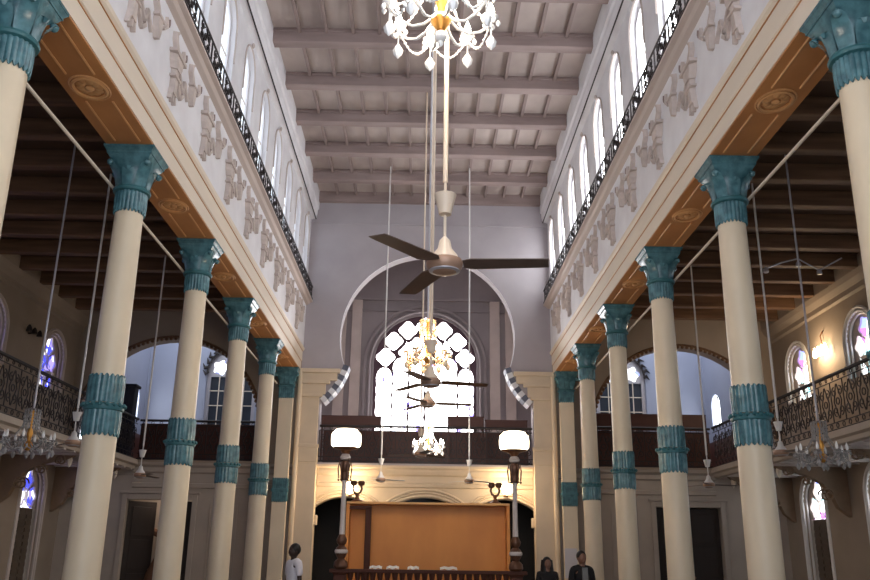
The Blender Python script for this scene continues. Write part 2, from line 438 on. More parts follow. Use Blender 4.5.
# white intrados edge of the horseshoe
ed = MB(); arc = [p for p in HS if p[1] >= 6.8]
ed.tube([(x, YE + .02, z) for x, z in arc], .012, 6); ed.build('arch_edge', M['voussoir_w'], wf)
# striped voussoir blocks down the flare
fl_pts = [p for p in HS if 5.8 <= p[1] <= 6.95]
fr = [p for p in fl_pts if p[0] > 0]; 
def along(pts, t):
    L = [0]
    for a, b in zip(pts[:-1], pts[1:]): L.append(L[-1] + math.dist(a, b))
    s = t * L[-1]
    for i in range(len(pts) - 1):
        if s <= L[i + 1] + 1e-9:
            q = (s - L[i]) / (L[i + 1] - L[i]); return (lerp(pts[i][0], pts[i + 1][0], q), lerp(pts[i][1], pts[i + 1][1], q))
    return pts[-1]
for sgn in (-1, 1):
    n = 8
    for i in range(n):
        p, q = along(fr, i / n), along(fr, (i + 1) / n)
        d = Vector((q[0] - p[0], q[1] - p[1])).normalized(); nn = Vector((-d.y, d.x))
        if nn.x > 0: nn = -nn
        th = .17
        c = [(p[0], p[1]), (q[0], q[1]), (q[0] + nn.x * th, q[1] + nn.y * th), (p[0] + nn.x * th, p[1] + nn.y * th)]
        b = MB(); vs = [(sgn * x, YE - .05, z) for x, z in c] + [(sgn * x, YE + .5, z) for x, z in c]
        b.add(vs, [(0, 1, 2, 3), (7, 6, 5, 4), (0, 4, 5, 1), (1, 5, 6, 2), (2, 6, 7, 3), (3, 7, 4, 0)])
        b.build('voussoir', M['voussoir_b'] if i % 2 else M['voussoir_w'], wf)
# stepped impost cornice and jamb pilasters either side of the horseshoe
n_tr = 0
for sgn, side in ((-1, 'left'), (1, 'right')):
    root = empty('trim_%s_impost' % side, (0, 0, 0)); struct(root, 'cream stepped impost block and pier under the horseshoe arch, %s side' % side, 'trim')
    def bx(x0, x1, y0, y1, z0, z1, name, m=M['cream_wall']):
        a, b_ = sorted((sgn * x0, sgn * x1)); return MB().box(a, b_, y0, y1, z0, z1).build(name, m, root, bevel=.012)
    bx(2.52, 3.70, YE - .16, YE + .0, 6.60, 6.72, 'cornice')
    bx(2.60, 3.70, YE - .11, YE + .0, 6.38, 6.60, 'frieze_band')
    bx(2.80, 3.70, YE - .14, YE + .0, 6.28, 6.38, 'cornice')
    bx(2.92, 3.70, YE - .08, YE + .0, 5.98, 6.28, 'frieze_band')
    bx(3.00, 3.70, YE - .12, YE + .0, 5.90, 5.98, 'cornice')
    bx(3.09, 3.62, YE - .06, YE + .0, 4.55, 5.90, 'pier_shaft')
    bx(3.05, 3.66, YE - .10, YE + .0, 4.05, 4.45, 'pier_base')
    bx(3.03, 3.68, YE - .13, YE + .0, 4.45, 4.55, 'pier_base')
    bx(3.07, 3.64, YE - .08, YE + .3, 0.0, 4.05, 'lower_pier', M['cream_wall'])
    # slender engaged shaft at the corner of the nave
    c = MB(); c.tube([(sgn * 3.66, YE - .10, 0), (sgn * 3.66, YE - .10, 6.7)], .07, 12); c.build('engaged_shaft', M['cream_wall'], root, smooth=True)
    bx(4.42, 4.80, YE - .10, YE, 0.0, 7.3, 'outer_pier', M['beige'])

# pilasters closing the colonnade
def scallop_band(r0, z0, z1, up=True, down=True, n=48, lobes=12, flute=.012):
    m = MB(); rows = 5
    def rf(r, z, a, k):
        fl = flute * abs(math.sin(a * lobes)); 
        zz = z
        sc = .045 * (1 - abs(math.cos(a * lobes / 1.0)))
        if k <= 1 and down: zz = z - .045 + sc * 1.0
        if k >= rows - 2 and up: zz = z + .045 - sc * 1.0
        return (r + fl if 0 < k < rows - 1 else r - .02, zz)
    m.lathe([(r0, z0), (r0, z0), (r0 + .004, (z0 + z1) / 2), (r0, z1), (r0, z1)], n=n * 2, rf=rf, cap=False)
    return m

def make_capital(root):
    # fluted necking with pointed lower edge
    scallop_band(.195, 5.84, 6.10, up=False).build('neck_band', M['teal'], root, smooth=True)
    r = MB(); r.lathe([(.19, 6.08), (.235, 6.10), (.245, 6.125), (.235, 6.15), (.19, 6.17)], n=32); r.build('neck_ring', M['teal_dark'], root, smooth=True)
    cap = MB(); n = 32; prof = [(.195, 6.14, 0), (.195, 6.24, .0), (.205, 6.34, .15), (.235, 6.43, .4), (.28, 6.50, .75), (.30, 6.54, 1)]
    vs = []; fs = []
    for k, (rr, z, sq) in enumerate(prof):
        for i in range(n):
            a = 2 * PI * i / n; ca, sa = math.cos(a), math.sin(a)
            s_ = 1 / max(abs(ca), abs(sa)); q = lerp(1, s_, sq * .9)
            vs.append((rr * ca * q * .92, rr * sa * q * .92, z))
    for k in range(len(prof) - 1):
        for i in range(n):
            j = (i + 1) % n; fs.append((k * n + i, k * n + j, (k + 1) * n + j, (k + 1) * n + i))
    cap.add(vs, fs)
    # leaves: tall ones on the corners, short ones on the faces
    for i in range(8):
        a = PI / 4 * i; corner = i % 2 == 1
        R = [.20, .215, .25, .33, .375, .35] if corner else [.20, .21, .225, .26, .285, .265]
        Z = [6.14, 6.24, 6.35, 6.45, 6.47, 6.42] if corner else [6.14, 6.22, 6.31, 6.385, 6.39, 6.35]
        W = [.07, .085, .085, .07, .045, .02] if corner else [.065, .08, .085, .075, .05, .02]
        d = Vector((math.cos(a), math.sin(a), 0)); t = Vector((-math.sin(a), math.cos(a), 0)); vs = []
        for rr, z, w in zip(R, Z, W):
            for e in (-1, 0, 1):
                vs.append(tuple(d * (rr + (.018 if e == 0 else 0)) + t * e * w + Vector((0, 0, z))))
        fs = []
        for k in range(5):
            for e in (0, 1):
                fs.append((3 * k + e, 3 * k + e + 1, 3 * k + e + 4, 3 * k + e + 3))
        cap.add(vs, fs)
        if corner:
            cap.ball(tuple(d * .345 + Vector((0, 0, 6.46))), .045, 8, 6)
    cap.build('capital', M['teal'], root, smooth=True)
    ab = MB(); ab.frus(0, 0, 6.52, 6.575, .255, .255, .285, .285); ab.frus(0, 0, 6.575, 6.60, .295, .295, .295, .295)
    ab.frus(0, 0, 6.60, 6.65, .29, .29, .325, .325); ab.frus(0, 0, 6.65, 6.682, .33, .33, .33, .33)
    ab.build('abacus', M['teal'], root)

def make_column():
    root = empty('column')
    sh = MB(); sh.lathe([(.235, .45), (.215, .60), (.208, 1.2), (.205, 2.0), (.198, 3.3), (.190, 4.6), (.180, 5.7), (.178, 6.1)], n=36); sh.build('shaft', M['column'], root, smooth=True)
    b = MB(); b.box(-.32, .32, -.32, .32, 0, .18); b.lathe([(.30, .18), (.32, .24), (.29, .30), (.26, .36), (.28, .41), (.25, .46)], n=32)
    b.build('base', M['column'], root, smooth=True)
    scallop_band(.212, 2.93, 3.20, up=False, lobes=10).build('lower_band', M['teal'], root, smooth=True)
    scallop_band(.208, 3.29, 3.60, down=False, lobes=10).build('upper_band', M['teal'], root, smooth=True)
    rg = MB(); rg.lathe([(.20, 3.19), (.235, 3.205), (.245, 3.235), (.235, 3.27), (.20, 3.285)], n=36)
    for i in range(18):
        a = 2 * PI * i / 18; rg.ball((.245 * math.cos(a), .245 * math.sin(a), 3.265), .028, 7, 5)
    rg.build('beaded_ring', M['teal_dark'], root, smooth=True)
    make_capital(root)
    return root
ords = ['nearest, cut by the frame edge', 'second', 'third', 'fourth', 'fifth and farthest']
proto = make_column(); first = True
for sgn, side in ((-1, 'left'), (1, 'right')):
    for i, y in enumerate(COLY):
        o = proto if first else copy_tree(proto); first = False
        o.location = (sgn * 4.0, y, 0)
        if i == 0: lb = 'cream iron column with teal capital, cut by the %s edge of the photo' % side
        elif i == 4: lb = 'cream column with teal bands in the %s row, next to the flat pilaster' % side
        else: lb = 'cream column with teal bands, %s full column from the camera in the %s row' % (['', 'first', 'second', 'third'][i], side)
        tag(o, lb, 'column', 'cream and teal columns of the nave')
for sgn, side in ((-1, 'left'), (1, 'right')):
    root = empty('pilaster', (sgn * 4.0, YE - .26, 0))
    tag(root, 'flat cream pilaster with teal capital against the far wall, %s side' % side, 'pilaster', 'pilasters at the far wall')
    MB().box(-.20, .20, -.08, .08, 0, 6.0).build('shaft', M['column'], root, bevel=.01)
    m = MB()
    for k in range(7): m.box(-.21 + k * .06, -.165 + k * .06, -.11, .0, 2.93, 3.58)
    m.box(-.215, .215, -.095, .08, 2.95, 3.56); m.box(-.235, .235, -.125, .08, 3.21, 3.29); m.build('middle_band', M['teal'], root, bevel=.006)
    m = MB()
    for k in range(7): m.box(-.21 + k * .06, -.165 + k * .06, -.11, .0, 5.80, 6.10)
    m.box(-.215, .215, -.095, .08, 5.82, 6.12); m.box(-.235, .235, -.12, .08, 6.12, 6.17); m.build('neck_band', M['teal'], root, bevel=.006)
    m = MB(); m.frus(0, 0, 6.17, 6.54, .20, .10, .30, .20); m.frus(0, 0, 6.54, 6.68, .30, .2, .33, .24)
    for sx in (-1, 1): m.ball((sx * .30, -.2, 6.46), .06, 8, 6)
    for k in (-1, 0, 1): m.frus(k * .13, -.14, 6.18, 6.40, .05, .03, .06, .07)
    m.build('capital', M['teal'], root, bevel=.008)
# tie rods running from capital to capital
for sgn, side in ((-1, 'left'), (1, 'right')):
    m = MB(); m.tube([(sgn * 4.24 * 1.0, Y0, 6.17), (sgn * 4.24, YE - .6, 6.17)], .022, 8)
    o = m.build('tie_rod', M['arch_cream'], smooth=True)
    tag(o, 'long thin pale tie rod running along the %s column capitals' % side, 'tie rod', 'tie rods under the architraves')

# ------------------------------------------------------------------ cast iron railings
def scroll(c, r, turns, start, d, n=12):
    pts = []
    for i in range(n + 1):
        t = i / n; a = start + d * turns * 2 * PI * t; rr = r * (1 - .78 * t)
        pts.append((c[0] + rr * math.cos(a), c[1] + rr * math.sin(a)))
    return pts
def rail_unit(h, w):
    L = []
    L.append([(0, 0), (0, h)])
    r = min(w, h) * .24
    for sx in (1, -1):
        L.append(scroll((w / 2 + sx * w * .22, h * .27), r * .85, 1.15, -PI / 2, sx))
        L.append(scroll((w / 2 + sx * w * .22, h * .73), r * .85, 1.15, PI / 2, -sx))
        L.append([(w / 2 + sx * w * .02, h * .08), (w / 2 + sx * w * .30, h * .5), (w / 2 + sx * w * .02, h * .92)])
    L.append([(w / 2 + r * .55 * math.cos(a), h / 2 + r * .55 * math.sin(a)) for a in [2 * PI * i / 8 for i in range(9)]])
    return L
def railing(p, q, z0, h, unit, r, label, cat_group, rails=(0.0, 1.0), extra=True, hand=.03):
    p = Vector((p[0], p[1], 0)); q = Vector((q[0], q[1], 0)); d = (q - p); Ln = d.length; d.normalize()
    n = max(1, round(Ln / unit)); w = Ln / n
    root = empty('iron_railing', (p.x, p.y, z0)); tag(root, label, 'railing', cat_group)
    def P(u, z): return (d.x * u, d.y * u, z)
    hm = MB(); hm.tube([P(0, h), P(Ln, h)], hand, 6); hm.build('handrail', M['iron'], root, smooth=True)
    bt = MB(); bt.tube([P(0, .05), P(Ln, .05)], r * 1.6, 4)
    if extra: bt.tube([P(0, h * .14 + .03), P(Ln, h * .14 + .03)], r, 4); bt.tube([P(0, h * .88), P(Ln, h * .88)], r, 4)
    bt.build('bottom_rail', M['iron'], root)
    m = MB(); zz0 = h * .16 if extra else .05; hh = (h * .88 if extra else h) - zz0
    U = rail_unit(hh, w)
    for k in range(n):
        for pl in U: m.tube([P(k * w + u, zz0 + z) for u, z in pl], r, 4)
    if extra:
        for k in range(2 * n):
            m.tube([P((k + .5) * w / 2 + .05 * math.cos(a), h * .085 + .03 + .05 * math.sin(a)) for a in [2 * PI * i / 6 for i in range(6)]], r * .8, 4, closed=True)
            m.tube([P((k + .5) * w / 2 + .04 * math.cos(a), h * .94 + .04 * math.sin(a)) for a in [2 * PI * i / 6 for i in range(6)]], r * .8, 4, closed=True)
    m.build('scrollwork', M['iron'], root)
    return root
for sgn, side in ((-1, 'left'), (1, 'right')):
    railing((sgn * 3.47, 2), (sgn * 3.47, YE - .02), 8.80, .42, .80, .015, 'low black scrollwork railing on the cornice below the %s clerestory windows' % side, 'clerestory railings', extra=False, hand=.016)
    railing((sgn * 8.25, 6), (sgn * 8.25, 24.3), 4.05, 1.15, .52, .013, 'dark scrollwork railing along the %s side gallery' % side, 'gallery railings', hand=.04)
    railing((sgn * 4.85, 24.36), (sgn * 8.2, 24.36), 4.05, 1.13, .5, .014, 'dark scrollwork railing across the end gallery behind the %s columns' % side, 'gallery railings', hand=.035)
railing((-3.05, 24.32), (3.05, 24.32), 4.05, 1.05, .44, .015, 'dark scrollwork railing across the foot of the horseshoe arch', 'gallery railings', hand=.035)
# dark boards leaning on the railings
for (x0, x1, z0, z1, y, lb) in ((-3.02, -1.30, 5.08, 5.42, 24.45, 'dark maroon board above the arch railing, left of the big window'),
                             (.62, 1.66, 5.08, 5.45, 24.45, 'dark maroon board above the arch railing, right of the big window glow'),
                             (1.70, 2.93, 5.08, 5.36, 24.45, 'dark maroon board behind the right drum lamp at the arch railing'),
                             (4.85, 8.22, 5.16, 5.64, 24.70, 'long dark maroon board above the end railing behind the right columns')):
    m = MB(); m.box(x0, x1, y, y + .04, z0, z1); m.box(x0 - .01, x1 + .01, y - .012, y + .05, z1 - .03, z1 + .005)
    for xx in (x0, x1 - .05): m.box(xx, xx + .05, y - .012, y + .05, z0 - .95, z1)
    tag(m.build('wooden_screen', M['panel']), lb, 'screen', 'wooden screens on the end gallery')

b0 = empty('gallery_bench', (0, 24.9, 4.05)); tag(b0, 'long dark high-backed bench behind the arch railing below the big window', 'bench', 'benches on the end gallery')
MB().box(-3.0, 3.0, .0, .05, .05, 1.0).build('backrest', M['panel'], b0, bevel=.01)
MB().box(-2.95, 2.95, .05, .5, .40, .45).build('seat', M['panel'], b0, bevel=.01)
for x in (-2.9, -1.0, 1.0, 2.9): MB().box(x - .03, x + .03, .05, .48, 0, .40).build('leg', M['panel'], b0)
for sgn, side in ((-1, 'left'), (1, 'right')):
    b0 = empty('gallery_bench', (sgn * 6.6, 24.9, 4.05)); tag(b0, 'dark high-backed bench behind the end gallery railing, %s aisle' % side, 'bench', 'benches on the end gallery')
    MB().box(-1.75, 1.55 + .2, .0, .05, .05, 1.12).build('backrest', M['panel'], b0, bevel=.01)
    MB().box(-1.7, 1.7, .05, .5, .40, .45).build('seat', M['panel'], b0, bevel=.01)
    for x in (-1.6, -.55, .55, 1.6): MB().box(x - .03, x + .03, .05, .48, 0, .40).build('leg', M['panel'], b0)
# ------------------------------------------------------------------ lower far wall, end gallery floor
segs = [seg_arch(-2.27, 1.74, -.2, 2.82, .30), seg_arch(0.0, 1.95, -.2, 2.86, .28), seg_arch(2.24, 1.74, -.2, 2.82, .30)]
mtL = frame_mtx((1, 0, 0), (0, 0, 1), (0, 1, 0), (0, 24.46, 0))
wl = plate('wall_far_lower', M['cream_wall'], [(-3.6, -.01), (3.6, -.01), (3.6, 3.95), (-3.6, 3.95)], [[(u, max(v, .0)) for u, v in s] for s in segs], .3, mtL)
struct(wl, 'cream lower far wall with three dark arched doorways', 'wall')
for cx, w, rise, zs in ((-2.27, 1.74, .30, 2.82), (0, 1.95, .28, 2.86), (2.24, 1.74, .30, 2.82)):
    for off, rr in ((.05, .035), (.15, .028), (.24, .035)):
        pts = [(u * 1.0, v) for u, v in seg_arch(0, w + off * 1.5, 0, zs + off * .35, rise + off * .55)[2:]]
        m = MB(); m.tube([(cx + u, 24.44, v) for u, v in pts], rr, 6); m.build('archivolt', M['cream_wall'], wl, smooth=True)
for x in (-1.22, 1.20):
    MB().box(x - .12, x + .12, 24.40, 24.46, 0, 2.55).build('door_pier', M['cream_wall'], wl, bevel=.01)
    MB().frus(x, 24.42, 2.55, 2.75, .13, .05, .18, .09).build('impost', M['cream_wall'], wl)
for x in (-3.13, 3.13):
    MB().box(x - .14, x + .14, 24.28, 24.46, 2.35, 2.62).build('impost', M['cream_wall'], wl, bevel=.02)
for sgn, side in ((-1, 'left'), (1, 'right')):
    a, b_ = sorted((sgn * 3.6, sgn * 10.4))
    dx0, dx1 = sorted((sgn * 6.52, sgn * 8.35))
    w = plate('wall_far_lower_%s' % side, M['lowwall'], [(a, -.01), (b_, -.01), (b_, 3.95), (a, 3.95)], [[(dx0, .0), (dx1, .0), (dx1, 2.98), (dx0, 2.98)]], .3, mtL)
    struct(w, 'greyish cream wall under the end gallery, %s side' % side, 'wall')
    m = MB(); 
    m.box(dx0 - .14, dx0, 24.42, 24.46, 0, 3.12); m.box(dx1, dx1 + .14, 24.42, 24.46, 0, 3.12); m.box(dx0, dx1, 24.42, 24.46, 2.98, 3.12)
    m.box(dx0 - .2, dx1 + .2, 24.38, 24.46, 3.14, 3.2)
    m.build('door_casing', M['lowwall'], w, bevel=.01)
    m = MB()
    for xx in (sgn * 5.0, sgn * 5.75, sgn * 9.3):
        for u, v in ((-.26, -.24), (.24, .26)): m.box(xx + u, xx + v, 24.44, 24.47, .6, 2.9)
        m.box(xx - .26, xx + .26, 24.44, 24.47, 2.88, 2.9)
    m.build('panel_bead', M['lowwall'], w)
# floor of the end gallery and its moulded fascia
gf = MB().box(-10.4, 10.4, 24.46, 28.6, 3.92, 4.05).build('floor_gallery', M['beige']); struct(gf, 'end gallery floor', 'floor')
fa = MB(); fa.profX([(24.46, 3.40), (24.40, 3.42), (24.38, 3.50), (24.42, 3.54), (24.42, 3.72), (24.34, 3.76), (24.30, 3.84), (24.30, 3.90), (24.22, 3.94), (24.20, 4.05), (24.5, 4.05)], -3.05, 3.05)
struct(fa.build('trim_gallery_fascia', M['cream_wall']), 'moulded cream gallery fascia over the three doorways', 'trim')
for sgn, side in ((-1, 'left'), (1, 'right')):
    a, b_ = sorted((sgn * 3.7, sgn * 8.25))
    f2 = MB(); f2.profX([(24.46, 3.30), (24.40, 3.32), (24.40, 3.42), (24.43, 3.44), (24.43, 3.70), (24.36, 3.74), (24.36, 3.86), (24.26, 3.92), (24.24, 4.05), (24.5, 4.05)], a, b_)
    struct(f2.build('trim_gallery_fascia_%s' % side, M['lowwall']), 'moulded fascia of the end gallery behind the %s columns' % side, 'trim')
# dark rooms behind the doorways
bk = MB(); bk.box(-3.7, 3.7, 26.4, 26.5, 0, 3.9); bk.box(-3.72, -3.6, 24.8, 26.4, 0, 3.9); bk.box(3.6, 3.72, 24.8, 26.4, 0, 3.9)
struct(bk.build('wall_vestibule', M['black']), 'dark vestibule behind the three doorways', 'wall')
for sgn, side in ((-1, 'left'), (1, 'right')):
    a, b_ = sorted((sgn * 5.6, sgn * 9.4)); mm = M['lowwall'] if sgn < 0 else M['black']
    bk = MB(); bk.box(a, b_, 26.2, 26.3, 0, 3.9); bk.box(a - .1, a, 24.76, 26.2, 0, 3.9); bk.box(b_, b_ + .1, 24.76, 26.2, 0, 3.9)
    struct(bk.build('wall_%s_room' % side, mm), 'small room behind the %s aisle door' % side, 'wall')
# lit transom in the central doorway, drawn as a thin glowing bar
tl = MB(); tl.tube([(-.9, 26.2, 2.93), (.1, 26.2, 3.0)], .03, 8); tag(tl.build('transom_light', M['tube']), 'white transom light inside the central arched doorway', 'transom light')
# door leaves
def leaf(name, x0, x1, y, label, rot, hinge):
    root = empty(name, (hinge, y, 0), rot); struct(root, label, 'door')
    w = x1 - x0
    MB().box(min(0, w), max(0, w), 0, .05, .02, 2.95).build('door_panel', M['doorwood'], root)
    m = MB()
    for z0, z1 in ((.2, 1.0), (1.1, 1.9), (2.0, 2.8)):
        a, b_ = sorted((w * .15, w * .85)); m.box(a, b_, -.02, 0, z0, z1)
    m.build('raised_panel', M['doorwood'], root, bevel=.01)
    MB().ball((w * .9, -.05, 1.1), .03, 8, 6).build('door_handle', M['brass'], root)
leaf('door_1', 0, .9, 24.60, 'dark door leaf standing ajar in the left aisle doorway', math.radians(50), -8.33)
leaf('door_2', 0, -.35, 24.60, 'narrow dark door leaf at the right edge of the left doorway', 0, -6.53)
leaf('door_3', 0, .90, 24.62, 'left leaf of the dark double door behind the right columns', 0, 6.54)
leaf('door_4', 0, -.90, 24.62, 'right leaf of the dark double door behind the right columns', 0, 8.33)
# brown bundle leaning in the left room
m = MB()
m.tube([(-7.75, 25.3, 0), (-7.55, 25.3, .9), (-7.25, 25.35, 1.7), (-6.9, 25.4, 2.35)], [.32, .34, .28, .12], 10)
m.tube([(-7.95, 25.5, 2.2), (-7.6, 25.4, 2.05), (-7.2, 25.35, 1.95)], [.1, .1, .09], 8)
m.tube([(-7.15, 25.2, .0), (-7.1, 25.2, 1.0), (-6.95, 25.25, 1.9)], [.22, .2, .12], 8)
tag(m.build('draped_bundle', M['brown_cloth'], smooth=True), 'brown draped bundle standing inside the left aisle doorway', 'bundle')

# ------------------------------------------------------------------ apse behind the horseshoe
ab = MB(); ab.box(-3.75, -3.6, 24.65, 28.0, 4.05, 11.6); ab.box(3.6, 3.75, 24.65, 28.0, 4.05, 11.6); ab.box(-3.75, 3.75, 24.65, 28.1, 11.5, 11.6)
struct(ab.build('wall_apse_sides', M['apse']), 'side walls and vault of the dim apse', 'wall')
def big_arch(w, z0, zs): return arch_poly(-.06, w, z0, zs, 28)
aw = plate('wall_apse', M['apse'], [(-3.7, 4.05), (3.7, 4.05), (3.7, 11.5), (-3.7, 11.5)], [big_arch(3.5, 4.5, 7.72)], .3, frame_mtx((1, 0, 0), (0, 0, 1), (0, 1, 0), (0, 28.0, 0)))
struct(aw, 'grey apse wall around the big arched window', 'wall')
m = MB(); m.box(-3.6, 3.6, 27.86, 28, 9.98, 10.08); m.box(-3.6, 3.6, 27.9, 28, 9.6, 9.66); m.build('string_course', M['apse'], aw)
for x in (-2.95, -2.42, 2.30, 2.83): MB().box(x - .17, x + .17, 27.88, 28, 4.05, 9.98).build('pilaster_strip', M['beige'], aw, bevel=.01)
for rr, t in ((2.05, .06), (1.88, .05)):
    m = MB(); pts = [(-.06 + rr * math.cos(a), 27.96, 7.72 + rr * math.sin(a)) for a in [PI * i / 28 for i in range(29)]]
    m.tube([(-.06 + rr, 27.96, 4.6)] + pts + [(-.06 - rr, 27.96, 4.6)], t, 8); m.build('arch_moulding', M['apse'], aw, smooth=True)
wn += 1
bw = empty('window_%d' % wn, (-.06, 28.12, 4.5)); struct(bw, 'big arched leaded window glowing white behind the horseshoe arch', 'window')
holes = []
def lobed(cx, cz, r, n=24, k=4, amp=.16, ph=0): return [(cx + r * (1 + amp * math.cos(k * a + ph)) * math.cos(a), cz + r * (1 + amp * math.cos(k * a + ph)) * math.sin(a)) for a in [2 * PI * i / n for i in range(n)]]
zc = 7.72 - 4.5
for k in range(7):
    a = PI * (k + .5) / 7
    if k in (0, 6): a = math.radians(12 if k == 0 else 168)
    else: a = math.radians(lerp(38, 142, (k - 1) / 4))
    holes.append(lobed(1.38 * math.cos(a), zc + 1.38 * math.sin(a), .29, k=4, amp=.12, ph=0))
for a in (35, 68, 112, 145): a = math.radians(a); holes.append(lobed(.80 * math.cos(a), zc + .80 * math.sin(a), .235, k=4, amp=.14))
holes.append(lobed(0, zc + .25, .24, k=6, amp=.1))
for i, x in enumerate((-1.38, -.83, -.28, .28, .83, 1.38)):
    w_ = .27 if i in (0, 5) else .26
    top = zc - .30 if i in (0, 5) else zc + (.05 if i in (1, 4) else -.1)
    n = 24; pts = []
    for j in range(n + 1):
        z = lerp(.08, top, j / n); pts.append((x + w_ * (.86 + .14 * abs(math.sin(z * PI / .37))), z))
    for j in range(5): t = (j + 1) / 6 * PI; pts.append((x + w_ * .86 * math.cos(t), top + w_ * .86 * math.sin(t)))
    for j in range(n + 1):
        z = lerp(top, .08, j / n); pts.append((x - w_ * (.86 + .14 * abs(math.sin(z * PI / .37))), z))
    holes.append(pts)
plate('tracery', mat('plum tracery', (.10, .05, .07), .5), arch_poly(0, 3.49, 0, zc, 28), holes, .06, frame_mtx((1, 0, 0), (0, 0, 1), (0, 1, 0), (0, -.06, 0)), bw)
plate('pane', M['daybig'], arch_poly(0, 3.46, .02, zc, 28), [], .02, frame_mtx((1, 0, 0), (0, 0, 1), (0, 1, 0), (0, .03, 0)), bw)

# ------------------------------------------------------------------ aisle end recesses (pale blue)
for sgn, side in ((-1, 'left'), (1, 'right')):
    a, b_ = sorted((sgn * 3.75, sgn * 10.4))
    wx = [sgn * 6.62]
    rh = [arch_poly(x, 1.7, 5.2, 7.45) for x in wx]
    rw = plate('wall_recess_%s' % side, M['recess'], [(a, 4.05), (b_, 4.05), (b_, 9.6), (a, 9.6)], rh, .25, frame_mtx((1, 0, 0), (0, 0, 1), (0, 1, 0), (0, 28.3, 0)))
    struct(rw, 'pale blue grey wall seen through the %s aisle arch' % side, 'wall')
    for x in wx:
        wn += 1
        r0 = empty('window_%d' % wn, (x, 28.40, 5.2)); struct(r0, 'two-light window with a lobed glass head in the %s recess' % side, 'window')
        hl = [[(-.72, .05), (-.12, .05), (-.12, 2.1), (-.72, 2.1)], [(.12, .05), (.72, .05), (.72, 2.1), (.12, 2.1)]]
        heads = [(0, 2.80, .25), (-.42, 2.42, .24), (.42, 2.42, .24)]
        plate('window_frame', M['steel'], arch_poly(0, 1.69, 0, 2.25), hl + [lobed(u, v, q, k=5) for u, v, q in heads], .06, frame_mtx((1, 0, 0), (0, 0, 1), (0, 1, 0)), r0)
        m = MB()
        for u in (-.42, .42): m.box(u - .32, u + .32, .08, .10, 0, 2.12)
        m.build('shaded_pane', mat('dim glass', (.05, .06, .08), .2), r0)
        plate('lobed_pane', M['stain_w'], arch_poly(0, 1.6, 2.14, 2.25), [], .02, frame_mtx((1, 0, 0), (0, 0, 1), (0, 1, 0), (0, .08, 0)), r0)
        m = MB()
        for z in (.55, 1.1, 1.6): m.box(-.74, .74, -.02, .0, z, z + .03)
        for u in (-.42, .42): m.box(u - .015, u + .015, -.02, 0, 0, 2.1)
        m.build('glazing_bar', M['arch_cream'], r0)
        m = MB()
        for i in range(15):
            t = PI * i / 14; q = .88 + .05 * (i % 2); p0 = (.80 * math.cos(t), -.12, 2.25 + .80 * math.sin(t))
            m.tube([p0, (q * math.cos(t + .1), -.16, 2.25 + q * math.sin(t + .1)), ((q + .10) * math.cos(t - .05), -.15, 2.25 + (q + .10) * math.sin(t - .05))], [.05, .06, .012], 6)
        m.tube([(.82 * math.cos(PI * i / 24), -.13, 2.25 + .82 * math.sin(PI * i / 24)) for i in range(25)], .035, 6)
        m.build('leaf_carving', M['iron'], r0, smooth=True)
    # outer side of the recess with a small bright arched window
    so = plate('wall_recess_side_%s' % side, M['recess'], [(24.65, 4.05), (28.3, 4.05), (28.3, 9.6), (24.65, 9.6)], [arch_poly(27.3, .8, 5.7, 6.35)], .2, frame_mtx((0, 1, 0), (0, 0, 1), (sgn, 0, 0), (sgn * 9.45, 0, 0)))
    struct(so, 'outer side wall of the %s recess' % side, 'wall')
    wn += 1
    r0 = empty('window_%d' % wn, (sgn * 9.55, 27.3, 5.7)); struct(r0, None, 'window')
    plate('pane', M['day'], arch_poly(0, .80, 0, .65), [], .02, frame_mtx((0, 1, 0), (0, 0, 1), (sgn, 0, 0), (0, 0, 0)), r0)
    MB().box(-.03, .03, -.02, .02, 0, 1.0).build('glazing_bar', M['iron'], r0)
    dd = MB(); dd.box(a, b_, 28.24, 28.3, 4.05, 5.2); xs = sorted((sgn * 9.39, sgn * 9.45)); dd.box(xs[0], xs[1], 24.66, 28.3, 4.05, 5.25)
    struct(dd.build('trim_%s_recess_wainscot' % side, M['panel']), 'dark wooden wainscot round the %s recess' % side, 'trim')
    # unseen roof: front part covered, rest left open to let bluish sky light in
    rr = MB().box(a, b_, 24.65, 25.7, 9.5, 9.6); struct(rr.build('ceiling_recess_%s' % side, M['recess']), 'roof edge over the %s recess' % side, 'ceiling')

